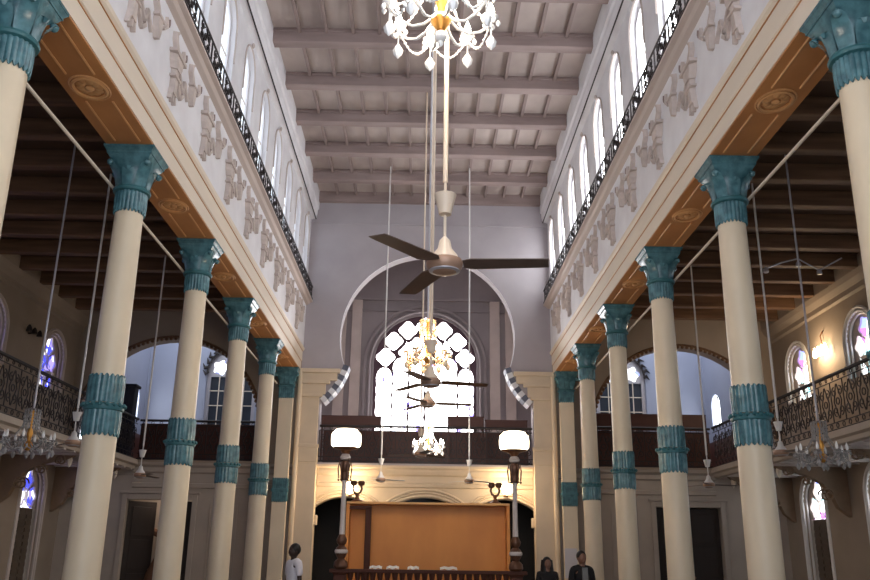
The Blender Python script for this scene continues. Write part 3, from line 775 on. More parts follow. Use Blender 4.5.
# ------------------------------------------------------------------ side aisles
for sgn, side in ((-1, 'left'), (1, 'right')):
    wy = [19.2 - 3.45 * 5 + 3.45 * k for k in range(7)]
    up = [arch_poly(y, 1.25, 5.75, 6.62) for y in wy]; lo = [arch_poly(y, 1.25, .02, 3.05) for y in wy]
    ow = plate('wall_%s_aisle' % side, M['aislewall'], [(Y0, 0), (24.5, 0), (24.5, 8.6), (Y0, 8.6)], up + lo, .5, frame_mtx((0, 1, 0), (0, 0, 1), (sgn, 0, 0), (sgn * 10.2, 0, 0)))
    struct(ow, 'outer wall of the %s aisle with arched windows on two levels' % side, 'wall')
    m = MB(); m.profY([(sgn * 10.2, 7.70), (sgn * 10.12, 7.74), (sgn * 10.12, 7.86), (sgn * 10.0, 7.98), (sgn * 9.94, 8.10), (sgn * 9.94, 8.4), (sgn * 10.2, 8.4)], Y0, YE)
    struct(m.build('trim_%s_aisle_cornice' % side, M['aislewall']), 'stepped cornice under the %s aisle ceiling' % side, 'trim')
    for k, y in enumerate(wy):
        for lvl in (0, 1):
            wn += 1
            if lvl == 0:
                r0 = empty('window_%d' % wn, (sgn * 10.2, y, 5.75)); struct(r0, None, 'window'); zs, h = .87, .62
            else:
                r0 = empty('window_%d' % wn, (sgn * 10.2, y, 0)); struct(r0, None, 'window'); zs, h = 3.05, .62
            g = M['stain_r'] if sgn > 0 else M['stain_b']
            # white splayed reveal mouldings
            m = MB()
            for rr, xo, t in ((.74, -.01, .04), (.655, .0, .035), (.60, .08, .03)):
                pts = [(sgn * xo, rr * math.cos(a), zs + rr * math.sin(a)) for a in [PI * i / 18 for i in range(19)]]
                m.tube([(sgn * xo, rr, .02 if lvl == 0 else .1)] + pts + [(sgn * xo, -rr, .02 if lvl == 0 else .1)], t, 6)
            m.build('reveal_moulding', M['fan_white'] if sgn > 0 else M['beige'], r0, smooth=True)
            zz = 0 if lvl == 0 else 2.62
            plate('window_frame', M['beige'], arch_poly(0, 1.24, zz, zs), [lobed(0, zs + .27, .25, k=5), lobed(-.28, zs - .12, .24, k=5), lobed(.28, zs - .12, .24, k=5)] + ([[(-.4, .05), (-.04, .05), (-.04, .5), (-.4, .5)], [(.04, .05), (.4, .05), (.4, .5), (.04, .5)]] if lvl == 0 else []), .05, frame_mtx((0, 1, 0), (0, 0, 1), (sgn, 0, 0), (sgn * .14, 0, 0)), r0)
            plate('pane', g, arch_poly(0, 1.2, zz + .02, zs), [], .02, frame_mtx((0, 1, 0), (0, 0, 1), (sgn, 0, 0), (sgn * .21, 0, 0)), r0)
            if lvl == 1:
                m = MB()
                for u0, u1 in ((-.60, -.21), (-.19, .19), (.21, .60)):
                    m.box(min(sgn * .20, sgn * .25), max(sgn * .20, sgn * .25), u0, u1, .02, 2.62)
                    for q in range(14): m.box(min(sgn * .17, sgn * .20), max(sgn * .17, sgn * .20), u0 + .04, u1 - .04, .15 + q * .17, .25 + q * .17)
                m.build('shutter', M['shutter'], r0)
    # boarded ceiling on heavy dark cross beams
    a, b_ = sorted((sgn * 4.06, sgn * 10.4))
    ac = MB().box(a, b_, Y0, YE, 8.42, 8.55).build('ceiling_%s_aisle' % side, M['darkboard']); struct(ac, 'dark boarded ceiling of the %s aisle' % side, 'ceiling')
    y = YE - 1.15 * 23
    while y < YE - .05:
        b = MB(); b.box(a + (0 if sgn > 0 else .2), b_ - (.2 if sgn > 0 else 0), y - .11, y + .11, 8.10, 8.42); b.build('beam', M['darkwood'], ac, bevel=.02); y += 1.15
    # side gallery
    a, b_ = sorted((sgn * 8.2, sgn * 10.2))
    gl = MB().box(a, b_, Y0, 24.4, 3.88, 4.05).build('floor_%s_gallery' % side, M['beige']); struct(gl, 'floor slab of the %s side gallery' % side, 'floor')
    m = MB(); m.profY([(sgn * 8.30, 3.78), (sgn * 8.20, 3.80), (sgn * 8.18, 3.88), (sgn * 8.10, 3.92), (sgn * 8.10, 4.05), (sgn * 8.3, 4.05)], Y0, 24.3); m.build('fascia', M['lowwall'], gl)
    m = MB(); 
    yy = Y0
    while yy < 24.2:
        m.box(a + .1, b_, yy, yy + .12, 3.76, 3.88); yy += .575
    m.build('gallery_joist', M['beige'], gl)
# gallery brackets
def make_bracket():
    root = empty('gallery_bracket')
    prof = [(0, 0), (1.75, 0), (1.75, -.10), (1.62, -.20), (1.30, -.24), (.95, -.34), (.62, -.52), (.42, -.80), (.30, -1.08), (.12, -1.22), (0, -1.30)]
    m = MB(); m.profX([(x, z) for x, z in prof], -.09, .09)            # local: y = out from wall
    m.build('console', M['bracket'], root, bevel=.015)
    for (cy, cz, r) in ((1.40, -.22, .14), (.52, -.78, .17), (.95, -.45, .12)):
        for sx in (-1, 1):
            v = MB(); v.tube([(sx * .10, cy + p, cz + q) for p, q in [(u - 0, w) for u, w in scroll((0, 0), r, 1.4, 0, 1, 16)]], .022, 5); v.build('scroll', M['bracket'], root)
    d = MB(); d.lathe([(.001, -.30), (.05, -.22), (.07, -.12), (.05, -.05), (.08, 0)], (0, 1.62, -.10), 10); d.build('drop', M['arch_cream'], root, smooth=True)
    return root
br = make_bracket(); first = True
for sgn, side in ((-1, 'left'), (1, 'right')):
    for k, y in enumerate((10.4, 13.85, 17.3, 20.75, 23.9)):
        o = br if first else copy_tree(br); first = False
        o.location = (sgn * 10.2, y, 3.875); o.rotation_euler = (0, 0, PI / 2 * sgn)
        pos = ['nearest the camera', 'second from the camera', 'third from the camera', 'next to last', 'last before the end wall'][k]
        tag(o, 'carved scroll bracket under the %s side gallery, %s' % (side, pos), 'bracket', 'brackets under the side galleries')

# ------------------------------------------------------------------ unseen rear of the hall, nave bay left open to admit sky light
rw = MB(); rw.box(-10.6, -3.6, Y0 - .2, Y0, 0, 8.6); rw.box(3.6, 10.6, Y0 - .2, Y0, 0, 8.6); rw.box(-3.7, 3.7, Y0 - .2, Y0, 10.8, 12.4)
struct(rw.build('wall_rear', M['lowwall']), 'unseen rear wall left open across the nave to let sky light in', 'wall')

# ------------------------------------------------------------------ ceiling fans
def make_fan(rodlen, cream=True, blade_m=None, L=.70, wide=.092):
    root = empty('ceiling_fan')
    bm_ = M['fan_cream'] if cream else M['fan_white']
    m = MB(); m.tube([(0, 0, .62), (0, 0, rodlen)], .019, 10); m.build('down_rod', bm_, root, smooth=True)
    m = MB(); m.tube([(0, 0, .10), (0, 0, .64)], .011, 8); m.build('lower_rod', bm_, root, smooth=True)
    m = MB(); m.lathe([(.012, .36), (.045, .37), (.05, .40), (.075, .50), (.08, .52), (.02, .53)], n=20); m.build('canopy_cup', bm_, root, smooth=True)
    m = MB(); m.lathe([(.105, .02), (.09, .06), (.05, .11), (.038, .17), (.02, .19), (.012, .20)], n=24); m.build('motor_cap', bm_, root, smooth=True)
    m = MB(); m.lathe([(.06, -.06), (.105, -.055), (.125, -.03), (.13, 0), (.12, .025), (.09, .04)], n=28); m.build('motor_housing', M['fan_body'], root, smooth=True)
    m = MB(); m.lathe([(.09, -.064), (.108, -.058), (.108, -.05), (.09, -.05)], n=28); m.build('trim_ring', M['steel'], root, smooth=True)
    m = MB(); m.lathe([(.001, -.08), (.06, -.075), (.092, -.06)], n=20); m.build('bottom_plate', M['fan_body'], root, smooth=True)
    for k in range(3):
        a = 2 * PI * k / 3
        b = MB(); n = 10; vs = []
        for i in range(n + 1):
            t = i / n; r = lerp(.13, L, t); w = lerp(wide, wide * .78, t) * (1 if 0 < i < n else .93)
            if i == 0: w = wide * .6
            z = -.01 - .01 * t
            for e, zz in ((-1, -.006), (1, .006)):
                vs.append((r, e * w, z - zz)); vs.append((r, e * w, z - zz + .006))
        fs = []
        for i in range(n):
            q = 4 * i
            fs += [(q, q + 4, q + 6, q + 2), (q + 1, q + 3, q + 7, q + 5), (q, q + 1, q + 5, q + 4), (q + 2, q + 6, q + 7, q + 3)]
        fs += [(0, 2, 3, 1), (4 * n, 4 * n + 1, 4 * n + 3, 4 * n + 2)]
        b.add(vs, fs); b.xf(Matrix.Rotation(a, 4, 'Z')); b.build('blade', blade_m or M['fan_blade'], root)
    return root
fans = []
f1 = make_fan(12.3 - 3.50, True, L=.72); f1.location = (.075, 5.55, 3.50); f1.rotation_euler = (0, 0, math.radians(-8))
tag(f1, 'large cream and tan ceiling fan with dark blades in the centre foreground', 'ceiling fan', 'ceiling fans of the nave')
for (x, y, z, rz, lb) in ((.02, 10.3, 3.62, 8, 'ceiling fan with blades across the big bright window, above the similar one'),
                          (.0, 13.6, 3.93, 2, 'ceiling fan low on the big bright window, just above the far chandelier'),
                          (-.12, 18.0, 3.62, 165, 'small fan hanging in front of the arch railing, below the far chandelier')):
    o = copy_tree(f1); o.location = (x, y, z); o.rotation_euler = (0, 0, math.radians(rz)); tag(o, lb, 'ceiling fan', 'ceiling fans of the nave')
    for c in children(o):
        if c.name.startswith('down_rod'):
            c.scale = (1, 1, (12.3 - z) / (12.3 - 3.50))
fw = make_fan(12.3 - 3.42, False, M['fan_white'], L=.62, wide=.07); fw.location = (-1.14, 22.0, 3.42); fw.rotation_euler = (0, 0, math.radians(10))
tag(fw, 'small white fan on a long thin rod left of the far doorway centre', 'ceiling fan', 'far nave fans')
o = copy_tree(fw); o.location = (1.12, 22.0, 3.42); o.rotation_euler = (0, 0, math.radians(25)); tag(o, 'small white fan on a long thin rod right of the far doorway centre', 'ceiling fan', 'far nave fans')
fa_ = make_fan(8.42 - 3.12, False, M['fan_blade'], L=.62, wide=.065); fa_.location = (6.1, 18.5, 3.12); fa_.rotation_euler = (0, 0, math.radians(5))
tag(fa_, 'white fan with dark blades hanging before the double door, right aisle', 'ceiling fan', 'aisle fans')
for (x, y, z, rz, lb) in ((6.1, 14.6, 3.35, 40, 'white fan in the right aisle just right of the nearest full column'),
                          (-6.1, 18.45, 3.14, 70, 'white fan in the left aisle between the first and second full columns'),
                          (-6.1, 14.75, 3.35, 20, 'white fan in the left aisle just left of the nearest full column')):
    o = copy_tree(fa_); o.location = (x, y, z)
    for c in children(o):
        if c.name.startswith('down_rod'): c.scale = (1, 1, (8.42 - z) / (8.42 - 3.12))
    o.location = (x, y, z); o.rotation_euler = (0, 0, math.radians(rz)); tag(o, lb, 'ceiling fan', 'aisle fans')

# ------------------------------------------------------------------ chandeliers
def drop(m, c, s=1.0):
    m.lathe([(.001, -.055 * s), (.014 * s, -.04 * s), (.018 * s, -.022 * s), (.008 * s, -.004 * s), (.001, 0)], c, 6)
def make_chandelier(rod, narm=8, R=.34, lit=True, crown=M['crystal'], rod_m=None, s=1.0):
    """origin at the bottom finial"""
    root = empty('chandelier')
    m = MB(); m.tube([(0, 0, .55), (0, 0, rod)], .016, 8); m.build('suspension_rod', rod_m or M['steel'], root, smooth=True)
    m = MB(); m.lathe([(.001, .16), (.03, .17), (.055, .21), (.075, .25), (.05, .29), (.025, .31), (.03, .36), (.05, .42), (.03, .50), (.02, .60), (.035, .70), (.02, .78)], n=16); m.build('stem', M['gilt'], root, smooth=True)
    m = MB(); m.ball((0, 0, .12), .045, 10, 8); drop(m, (0, 0, .10), 1.2); m.build('bottom_finial', crown, root, smooth=True)
    for k in range(narm):
        a = 2 * PI * k / narm + .2; d = Vector((math.cos(a), math.sin(a), 0))
        def P(r, z): return tuple(d * r + Vector((0, 0, z)))
        m = MB(); m.tube([P(.05, .27), P(.12, .20), P(.20, .17), P(.28, .20), P(R, .27), P(R, .31)], .011, 6)
        m.lathe([(.012, .30), (.045, .315), (.055, .33), (.02, .335)], P(R, 0), 12)
        arm = m.build('arm', crown, root, smooth=True)
        m = MB(); m.lathe([(.012, .33), (.024, .36), (.022, .40), (.008, .44), (.001, .455)], P(R, 0), 8); m.build('bulb', M['bulb'] if lit else M['crystal'], arm, smooth=True)
        for q in range(5):
            b = 2 * PI * q / 5; c = Vector(P(R, .31)) + Vector((.05 * math.cos(b), .05 * math.sin(b), 0)); m = MB(); drop(m, tuple(c), 1.0); m.build('pendant_drop', crown, arm, smooth=True)
        m = MB(); m.tube([P(R, .27), P(R, .17)], .005, 5); drop(m, P(R, .18), 2.1); m.build('pendant_drop', crown, arm, smooth=True)
    # swags of beads between the arms and strings down from the crown
    for k in range(narm):
        a0 = 2 * PI * k / narm + .2; a1 = a0 + 2 * PI / narm
        pts = []; pt2 = []
        for q in range(25):
            t = q / 24; p = Vector((math.cos(a0), math.sin(a0), 0)).lerp(Vector((math.cos(a1), math.sin(a1), 0)), t) * R
            pts.append((p.x, p.y, .30 - .14 * math.sin(PI * t)))
            r = lerp(R, .05, t); pt2.append((r * math.cos(a0), r * math.sin(a0), .33 + .38 * t ** 1.6 - .05 * math.sin(PI * t)))
        for pp in (pts, pt2):
            m = MB(); m.tube(pp, [.012 if q % 2 else .004 for q in range(25)], 5); m.build('bead_string', crown, root, smooth=True)
    for k in range(14):
        a = 2 * PI * k / 14
        m = MB(); m.tube([(.11 * math.cos(a), .11 * math.sin(a), .785 - .025 * q) for q in range(13)], [.016 if q % 2 else .005 for q in range(13)], 5); m.build('crown_string', crown, root, smooth=True)
    m = MB()
    m.lathe([(.10, .78), (.125, .79), (.10, .80)], n=16)
    m.build('crown', crown, root, smooth=True)
    return root
c1 = make_chandelier(12.3 - 4.84, 8, .36); c1.location = (.02, 5.0, 4.84)
tag(c1, 'lit crystal chandelier at the top edge of the photo above the big fan', 'chandelier', 'crystal chandeliers of the nave')
c2 = make_chandelier(12.3 - 4.02, 8, .30, True, M['crystal_amber'], M['steel']); c2.location = (-.02, 11.8, 4.02)
tag(c2, 'amber crystal chandelier with a long grey rod before the bright window', 'chandelier', 'crystal chandeliers of the nave')
c3 = make_chandelier(12.3 - 3.86, 8, .36); c3.location = (.06, 21.0, 3.86); 
tag(c3, 'far lit chandelier glowing at the foot of the big window', 'chandelier', 'crystal chandeliers of the nave')
c4 = make_chandelier(8.42 - 2.85, 8, .36, False, M['crystal_dim']); c4.location = (6.1, 13.1, 2.85)
tag(c4, 'unlit crystal chandelier in the right aisle before the blue leaded window', 'chandelier', 'unlit aisle chandeliers')
c5 = copy_tree(c4); c5.location = (-6.1, 13.1, 2.85)
tag(c5, 'unlit crystal chandelier in the left aisle before the blue leaded window', 'chandelier', 'unlit aisle chandeliers')
def light(name, loc, power, col, r=.1, parent=None):
    l = bpy.data.lights.new(name, 'POINT'); l.energy = power; l.color = col; l.shadow_soft_size = r
    o = bpy.data.objects.new(name, l); C.objects.link(o); o.location = loc
    if parent: o.parent = parent
    return o
WARM = (1, .74, .46)
light('chandelier_light', (0, 0, .55), 75, (1, .86, .7), .25, c1)
light('chandelier_light', (0, 0, .5), 30, WARM, .2, c2)
light('chandelier_light', (0, 0, .5), 90, (1, .86, .7), .2, c3)
# spotlights and rail under the right aisle ceiling
tr = empty('spotlight_bar', (8.3, 17.8, 7.95)); tag(tr, 'slim bar with small spotlights under the right aisle ceiling', 'light fitting')
m = MB(); m.tube([(-.8, 0, -.15), (-.35, .1, .05), (0, 0, .12), (.45, 0, -.15), (.95, -.1, .12)], .018, 6); m.tube([(0, 0, .47), (0, 0, .0)], .015, 6); m.build('bar', M['steel'], tr)
for x, z in ((-.75, -.18), (0, -.02), (.45, -.2)):
    m = MB(); m.lathe([(.02, .08), (.05, .04), (.06, -.03), (.045, -.05)], (x, 0, z), 12); m.build('spotlight', M['steel'], tr, smooth=True)

# ------------------------------------------------------------------ drum lamps on posts, bimah
def make_lamp():
    root = empty('lamp_post')
    m = MB(); m.lathe([(.215, 2.24), (.27, 2.30), (.275, 2.42), (.265, 2.52), (.19, 2.60), (.06, 2.615)], n=28); m.build('lamp_shade', M['lampglow'], root, smooth=True)
    m = MB(); m.lathe([(.04, 2.12), (.07, 2.15), (.10, 2.20), (.235, 2.235), (.245, 2.25), (.05, 2.255)], n=20); m.build('shade_holder', M['brass'], root, smooth=True)
    m = MB(); m.lathe([(.03, 2.0), (.085, 2.02), (.10, 2.06), (.07, 2.12), (.03, 2.14)], n=16); m.build('knop', M['marble'], root, smooth=True)
    m = MB(); m.lathe([(.04, 1.62), (.075, 1.64), (.085, 1.72), (.06, 1.78), (.085, 1.85), (.10, 1.92), (.075, 1.98), (.03, 2.0)], n=12)
    for k in range(6):
        a = 2 * PI * k / 6; m.tube([(.10 * math.cos(a), .10 * math.sin(a), 1.98), (.125 * math.cos(a), .125 * math.sin(a), 1.85), (.11 * math.cos(a), .11 * math.sin(a), 1.66)], .013, 5)
        m.ball((.11 * math.cos(a), .11 * math.sin(a), 1.63), .022, 6, 5)
    m.build('bronze_collar', M['bronze_dark'], root, smooth=True)
    m = MB(); m.lathe([(.052, .62), (.046, .9), (.040, 1.62)], n=16); m.build('post', M['marble'], root, smooth=True)
    m = MB(); m.lathe([(.10, 0.0), (.13, .04), (.12, .12), (.06, .18), (.09, .24), (.115, .31), (.09, .38), (.05, .42), (.08, .46), (.095, .52), (.06, .60), (.045, .63)], n=20); m.build('turned_base', M['bronze_dark'], root, smooth=True)
    m = MB(); m.ball((0, 0, .31), .12, 14, 8, .62); m.build('stone_knop', M['marble'], root, smooth=True)
    light('drum_light', (0, 0, 2.42), 26, WARM, .22, root)
    return root
# raised reading platform
tag(MB().box(-1.66, 1.78, 14.4, 17.8, 0, .55).build('reading_platform', M['mahog'], bevel=.02), 'raised dark mahogany reading platform at the bottom centre', 'platform')
bal = empty('balustrade', (.06, 14.61, .55)); tag(bal, 'dark mahogany balustrade along the front of the reading platform', 'balustrade')
MB().box(-1.62, 1.62, -.07, .07, .735, .795).build('handrail', M['mahog'], bal, bevel=.012)
MB().box(-1.62, 1.62, -.05, .05, .0, .06).build('bottom_rail', M['mahog'], bal)
for k in range(24):
    x = -1.40 + 2.8 * k / 23
    m = MB(); m.lathe([(.03, .05), (.035, .12), (.018, .2), (.035, .4), (.018, .55), (.04, .65), (.055, .74)], (x, 0, 0), 8); m.build('baluster', M['mahog'], bal, smooth=True)
for x in (-1.445, 1.44):
    m = MB(); m.box(x - .1, x + .1, -.1, .1, .0, .70); m.frus(x, 0, .70, .75, .1, .1, .13, .13); m.build('newel_post', M['mahog'], bal, bevel=.01)
lp = make_lamp(); lp.location = (-1.385, 14.61, 1.345); lp.scale = (.93, .93, .875)
tag(lp, 'lamp post with glowing drum shade on the left corner of the platform', 'lamp', 'drum lamps on the platform')
lp2 = copy_tree(lp); lp2.location = (1.50, 14.61, 1.345)
tag(lp2, 'lamp post with glowing drum shade on the right corner of the platform', 'lamp', 'drum lamps on the platform')
# tall honey coloured screen standing on the platform
sc = empty('wooden_screen', (.05, 16.6, .55)); tag(sc, 'tall honey orange veneered screen box standing behind the lamp posts', 'screen')
MB().box(-1.47, 1.47, 0, .06, .0, 1.93).build('screen_panel', M['tan'], sc)
MB().box(-1.53, 1.53, -.30, .07, 1.93, 1.975).build('top_rim', M['tanrim'], sc, bevel=.01)
MB().box(-1.53, -1.47, -.28, .06, 0, 1.93).build('side_panel', M['tan'], sc)
MB().box(1.47, 1.53, -.28, .06, 0, 1.93).build('side_panel', M['tan'], sc)
m = MB(); m.box(-1.17, -1.06, -.30, -.24, 0, 1.86); m.box(-1.47, -1.06, -.30, -.24, 1.83, 1.90); m.build('dark_frame', M['mahog'], sc, bevel=.008)
# bronze finials standing on the screen
def make_finial():
    root = empty('twin_candlestick')
    m = MB(); m.lathe([(.10, 0), (.11, .02), (.05, .05), (.03, .10), (.045, .13), (.03, .16)], n=12); m.build('foot', M['brass'], root, smooth=True)
    for sx in (-1, 1):
        m = MB(); m.tube([(0, 0, .14), (sx * .06, 0, .17), (sx * .085, 0, .24), (sx * .07, 0, .30)], .022, 6)
        m.lathe([(.025, .29), (.06, .31), (.07, .36), (.05, .39)], (sx * .07, 0, 0), 10); m.build('branch', M['bronze_dark'], root, smooth=True)
    return root
fi = make_finial(); fi.location = (-1.30, 16.45, 2.525); tag(fi, 'small bronze twin candlestick on the left end of the screen', 'candlestick', 'candlesticks on the screen')
f2 = copy_tree(fi); f2.location = (1.32, 16.45, 2.525); tag(f2, 'small bronze twin candlestick on the right end of the screen', 'candlestick', 'candlesticks on the screen')
# reading desk with papers
dk = empty('reading_desk', (.06, 15.6, .55)); tag(dk, 'low dark reading desk in front of the honey coloured screen', 'desk')
MB().box(-1.2, 1.2, -.22, .22, .72, .77).build('desk_top', M['mahog'], dk, bevel=.01)
for x in (-1.1, 1.1): MB().box(x - .06, x + .06, -.18, .18, 0, .72).build('leg', M['mahog'], dk)
for i, (x, w) in enumerate(((-.92, .11), (-.62, .11), (-.26, .10), (.36, .15))):
    m = MB(); n = 4
    for e in (-1, 1): m.add([(0, -.1, .012), (e * w / 2, -.1, .03), (e * w, -.1, .015), (0, .1, .012 + .05), (e * w / 2, .1, .075), (e * w, .1, .055)], [(0, 1, 4, 3), (1, 2, 5, 4)])
    m.box(-w, w, -.1, .1, 0, .012)
    o = m.build('open_book', M['paper'], loc=(x + .06, 15.6, 1.322))
    tag(o, ['white open book at the left end of the reading desk', 'white open book, second from the left on the desk', 'small white open book just left of the desk centre', 'white open book right of the desk centre'][i], 'book', 'open books on the reading desk')
# ------------------------------------------------------------------ wall sconces
def sconce(loc, ny, label, power, horizontal=False, r=.13):
    root = empty('wall_sconce', loc, ny); tag(root, label, 'wall lamp', 'lit wall lamps')
    # local -y points into the room
    m = MB(); m.lathe([(.02, -.05), (.06, -.04), (.07, 0), (.06, .04), (.02, .05)], (0, -.02, -.1), 12); m.build('back_plate', M['brass'], root, smooth=True)
    m = MB(); m.tube([(0, -.02, -.12), (0, -.14, -.16), (0, -.20, -.12), (0, -.20, -.06)], .014, 6); m.build('arm', M['brass'], root, smooth=True)
    m = MB(); m.ball((0, -.20, .06), r, 16, 10); m.build('globe', M['sconceglow'], root, smooth=True)
    light('sconce_light', (0, -.34, .06), power, WARM, .12, root)
sconce((-2.10, 24.36, 3.30), 0, 'glowing wall lamp behind the left drum lamp post', 60, r=.17)
sconce((2.30, 24.36, 3.34), 0, 'glowing wall lamp behind the right drum lamp post', 60, r=.17)
# three-light sconce on the right aisle wall
root = empty('wall_sconce', (10.2, 20.95, 6.72), PI / 2 * -1); tag(root, 'bright cluster wall lamp between the upper right aisle windows', 'wall lamp')
m = MB(); m.tube([(-.3, -.12, .1), (0, -.10, .02), (.3, -.12, .1)], .015, 6); m.tube([(0, 0, .02), (0, -.12, .02)], .02, 6); m.tube([(0, -.05, .0), (-.02, -.08, .4), (.08, -.06, .5)], .014, 5); m.build('branches', M['brass'], root)
for x in (-.3, -.1, .1, .3):
    m = MB(); m.lathe([(.015, .10), (.04, .0), (.055, -.08), (.05, -.14), (.02, -.16)], (x, -.14, .04), 10); m.build('shade', M['sconceglow'], root, smooth=True)
light('sconce_light', (0, -.4, -.05), 40, WARM, .12, root)
root = empty('wall_sconce', (-10.2, 21.0, 6.85), PI / 2); tag(root, 'unlit dark bracket lamp on the left aisle wall above the gallery', 'wall lamp')
m = MB(); m.tube([(-.3, -.14, .05), (0, -.10, 0), (.3, -.14, .05)], .02, 6); m.tube([(0, 0, 0), (0, -.12, 0)], .02, 6); m.build('branches', M['iron'], root)
for x in (-.3, 0, .3):
    m = MB(); m.lathe([(.02, .10), (.06, .04), (.075, -.06), (.02, -.07)], (x, -.16, .05), 10); m.build('shade', M['iron'], root, smooth=True)
# notice on the right pilaster
tag(MB().box(3.80, 4.14, YE - .365, YE - .345, 1.05, 1.82).build('notice', M['notice']), 'tall pale notice board on the right pilaster behind the man', 'notice')
# dark box on the left gallery corner
m = MB(); m.box(-8.95, -8.35, 24.0, 24.35, 4.06, 6.1); m.box(-9.0, -8.3, 23.95, 24.4, 6.08, 6.16); m.box(-8.99, -8.31, 23.96, 24.39, 4.06, 4.16)
tag(m.build('tall_cabinet', M['navy_cloth'], bevel=.015), 'dark tall cabinet at the left end corner of the gallery', 'cabinet')

# ------------------------------------------------------------------ people
def skin_mesh(name, verts, edges, radii, m, parent, sub=2):
    me = bpy.data.meshes.new(name); me.from_pydata(verts, edges, [])
    o = bpy.data.objects.new(name, me); C.objects.link(o)
    sk = o.modifiers.new('s', 'SKIN'); sk.use_smooth_shade = True
    for i, r in enumerate(radii):
        v = me.skin_vertices[0].data[i]; v.radius = (r if isinstance(r, tuple) else (r, r)); v.use_root = (i == 0)
    ss = o.modifiers.new('u', 'SUBSURF'); ss.levels = sub; ss.render_levels = sub
    bpy.context.view_layer.update()
    me2 = bpy.data.meshes.new_from_object(o.evaluated_get(bpy.context.evaluated_depsgraph_get()))
    o.modifiers.clear(); o.data = me2; bpy.data.meshes.remove(me)
    me2.materials.clear(); me2.materials.append(m)
    me2.polygons.foreach_set('use_smooth', [True] * len(me2.polygons))
    o.parent = parent
    return o
def person(loc, rz, H, skin, top_m, leg_m, label, hair='short', female=False, sleeves='long', crossed=False):
    k = H / 1.75; root = empty('person', loc, rz); tag(root, label, 'person')
    sw = .19 if not female else .165
    V = []; E = []; R = []
    def v(p, r, prev=None):
        V.append(tuple(c * k for c in p)); R.append(tuple(c * k for c in r) if isinstance(r, tuple) else r * k)
        if prev is not None: E.append((prev, len(V) - 1))
        return len(V) - 1
    pel = v((0, 0, .95), (.145, .10)); wa = v((0, 0, 1.10), (.125, .09), pel); ch = v((0, 0, 1.28), (.15, .10), wa); up = v((0, .01, 1.40), (.10, .075), ch); nk = v((0, 0, 1.49), .052, up); hd0 = v((0, -.01, 1.57), .06, nk)
    hb = v((0, 0, 1.63), (.078, .092), hd0); v((0, .005, 1.68), (.055, .07), hb)
    hands = []
    for s in (-1, 1):
        sh = v((s * sw, .01, 1.41), .055, up); 
        if crossed:
            el = v((s * (sw + .05), .0, 1.13), .042, sh); wr = v((s * .06, -.20, 1.10), .030, el); dirv = Vector((-s * .8, -.2, .1)).normalized()
        else:
            el = v((s * (sw + .05), .02, 1.12), .042, sh); wr = v((s * (sw + .06), -.05, .87), .029, el); dirv = Vector((0, -.2, -1)).normalized()
        wp = Vector(V[wr]) / k; pm = wp + dirv * .06; p = v(tuple(pm), (.036, .022), wr)
        side = Vector((0, 1, 0)) if not crossed else Vector((0, 0, 1))
        for f in range(4):
            b = pm + dirv * .03 + side * (.03 - .02 * f); L = (.075, .085, .08, .06)[f]
            f1_ = v(tuple(b), .0095, p); f2_ = v(tuple(b + dirv * L * .5), .009, f1_); v(tuple(b + dirv * L * .85 - Vector((s * .02, 0, 0))), .008, f2_)
        t1 = v(tuple(wp + dirv * .03 - side * .035), .011, wr); v(tuple(wp + dirv * .075 - side * .05), .010, t1)
        hip = v((s * .09, 0, .88), .085, pel); kn = v((s * .10, -.01, .50), .058, hip); an = v((s * .10, .02, .10), .038, kn); v((s * .11, -.13, .04), (.038, .03), an)
    body = skin_mesh('body', V, E, R, skin, root, 2)
    # face, ears, eyes in one extra mesh each
    m = MB(); m._ell((0, -.005 * k, 1.625 * k), .106 * k, 20, 14, .80, .93, 1.13)
    m._ell((0, -.098 * k, 1.605 * k), .018 * k, 8, 6, .8, 1.0, 1.6); m._ell((0, -.085 * k, 1.555 * k), .022 * k, 8, 6, 1.2, .5, .4)
    for s in (-1, 1): m._ell((s * .086 * k, .005, 1.615 * k), .024 * k, 8, 6, .4, .8, 1.3)
    m.build('head', skin, root, smooth=True)
    m = MB()
    for s in (-1, 1): m._ell((s * .033 * k, -.092 * k, 1.634 * k), .009 * k, 8, 6, 1.3, .6, .6)
    m.build('eyes', M['eye'], root, smooth=True)
    m = MB()
    m._ell((0, .020 * k, 1.655 * k), .112 * k, 20, 12, .86, .96, 1.0)
    if hair == 'long':
        for j in range(14):
            a = lerp(-.25 * PI, 1.25 * PI, j / 13); x = .082 * math.cos(a); y = .025 + .08 * math.sin(a)
            m.tube([(x * k, y * k, 1.70 * k), (x * 1.15 * k, y * 1.1 * k, 1.58 * k), (x * 1.35 * k, (y * 1.1 - .01) * k, 1.44 * k), (x * 1.4 * k, (y - .02) * k, 1.30 * k)], [.035 * k, .036 * k, .034 * k, .016 * k], 6)
    m.build('hair', M['hair'], root, smooth=True)
    # clothes as shells round the body
    V2 = []; E2 = []; R2 = []
    def w(p, r, prev=None):
        V2.append(tuple(c * k for c in p)); R2.append(tuple(c * k for c in r) if isinstance(r, tuple) else r * k)
        if prev is not None: E2.append((prev, len(V2) - 1))
        return len(V2) - 1
    a = w((0, 0, .84), (.175, .13)); b = w((0, 0, 1.10), (.15, .112), a); c = w((0, 0, 1.28), (.175, .12), b); d = w((0, .01, 1.43), (.13, .088), c); w((0, 0, 1.50), .062, d)
    for s in (-1, 1):
        sh = w((s * sw, .01, 1.42), .075, d)
        if crossed: ex = (s * (sw + .05), 0, 1.13); wx_ = (s * .07, -.19, 1.10)
        else: ex = (s * (sw + .05), .02, 1.12); wx_ = (s * (sw + .06), -.045, .90)
        if sleeves == 'long': el = w(ex, .058, sh); w(wx_, .045, el)
        else: w(tuple(lerp(p_, q_, .8) for p_, q_ in zip((s * sw, .01, 1.41), ex)), .064, sh)
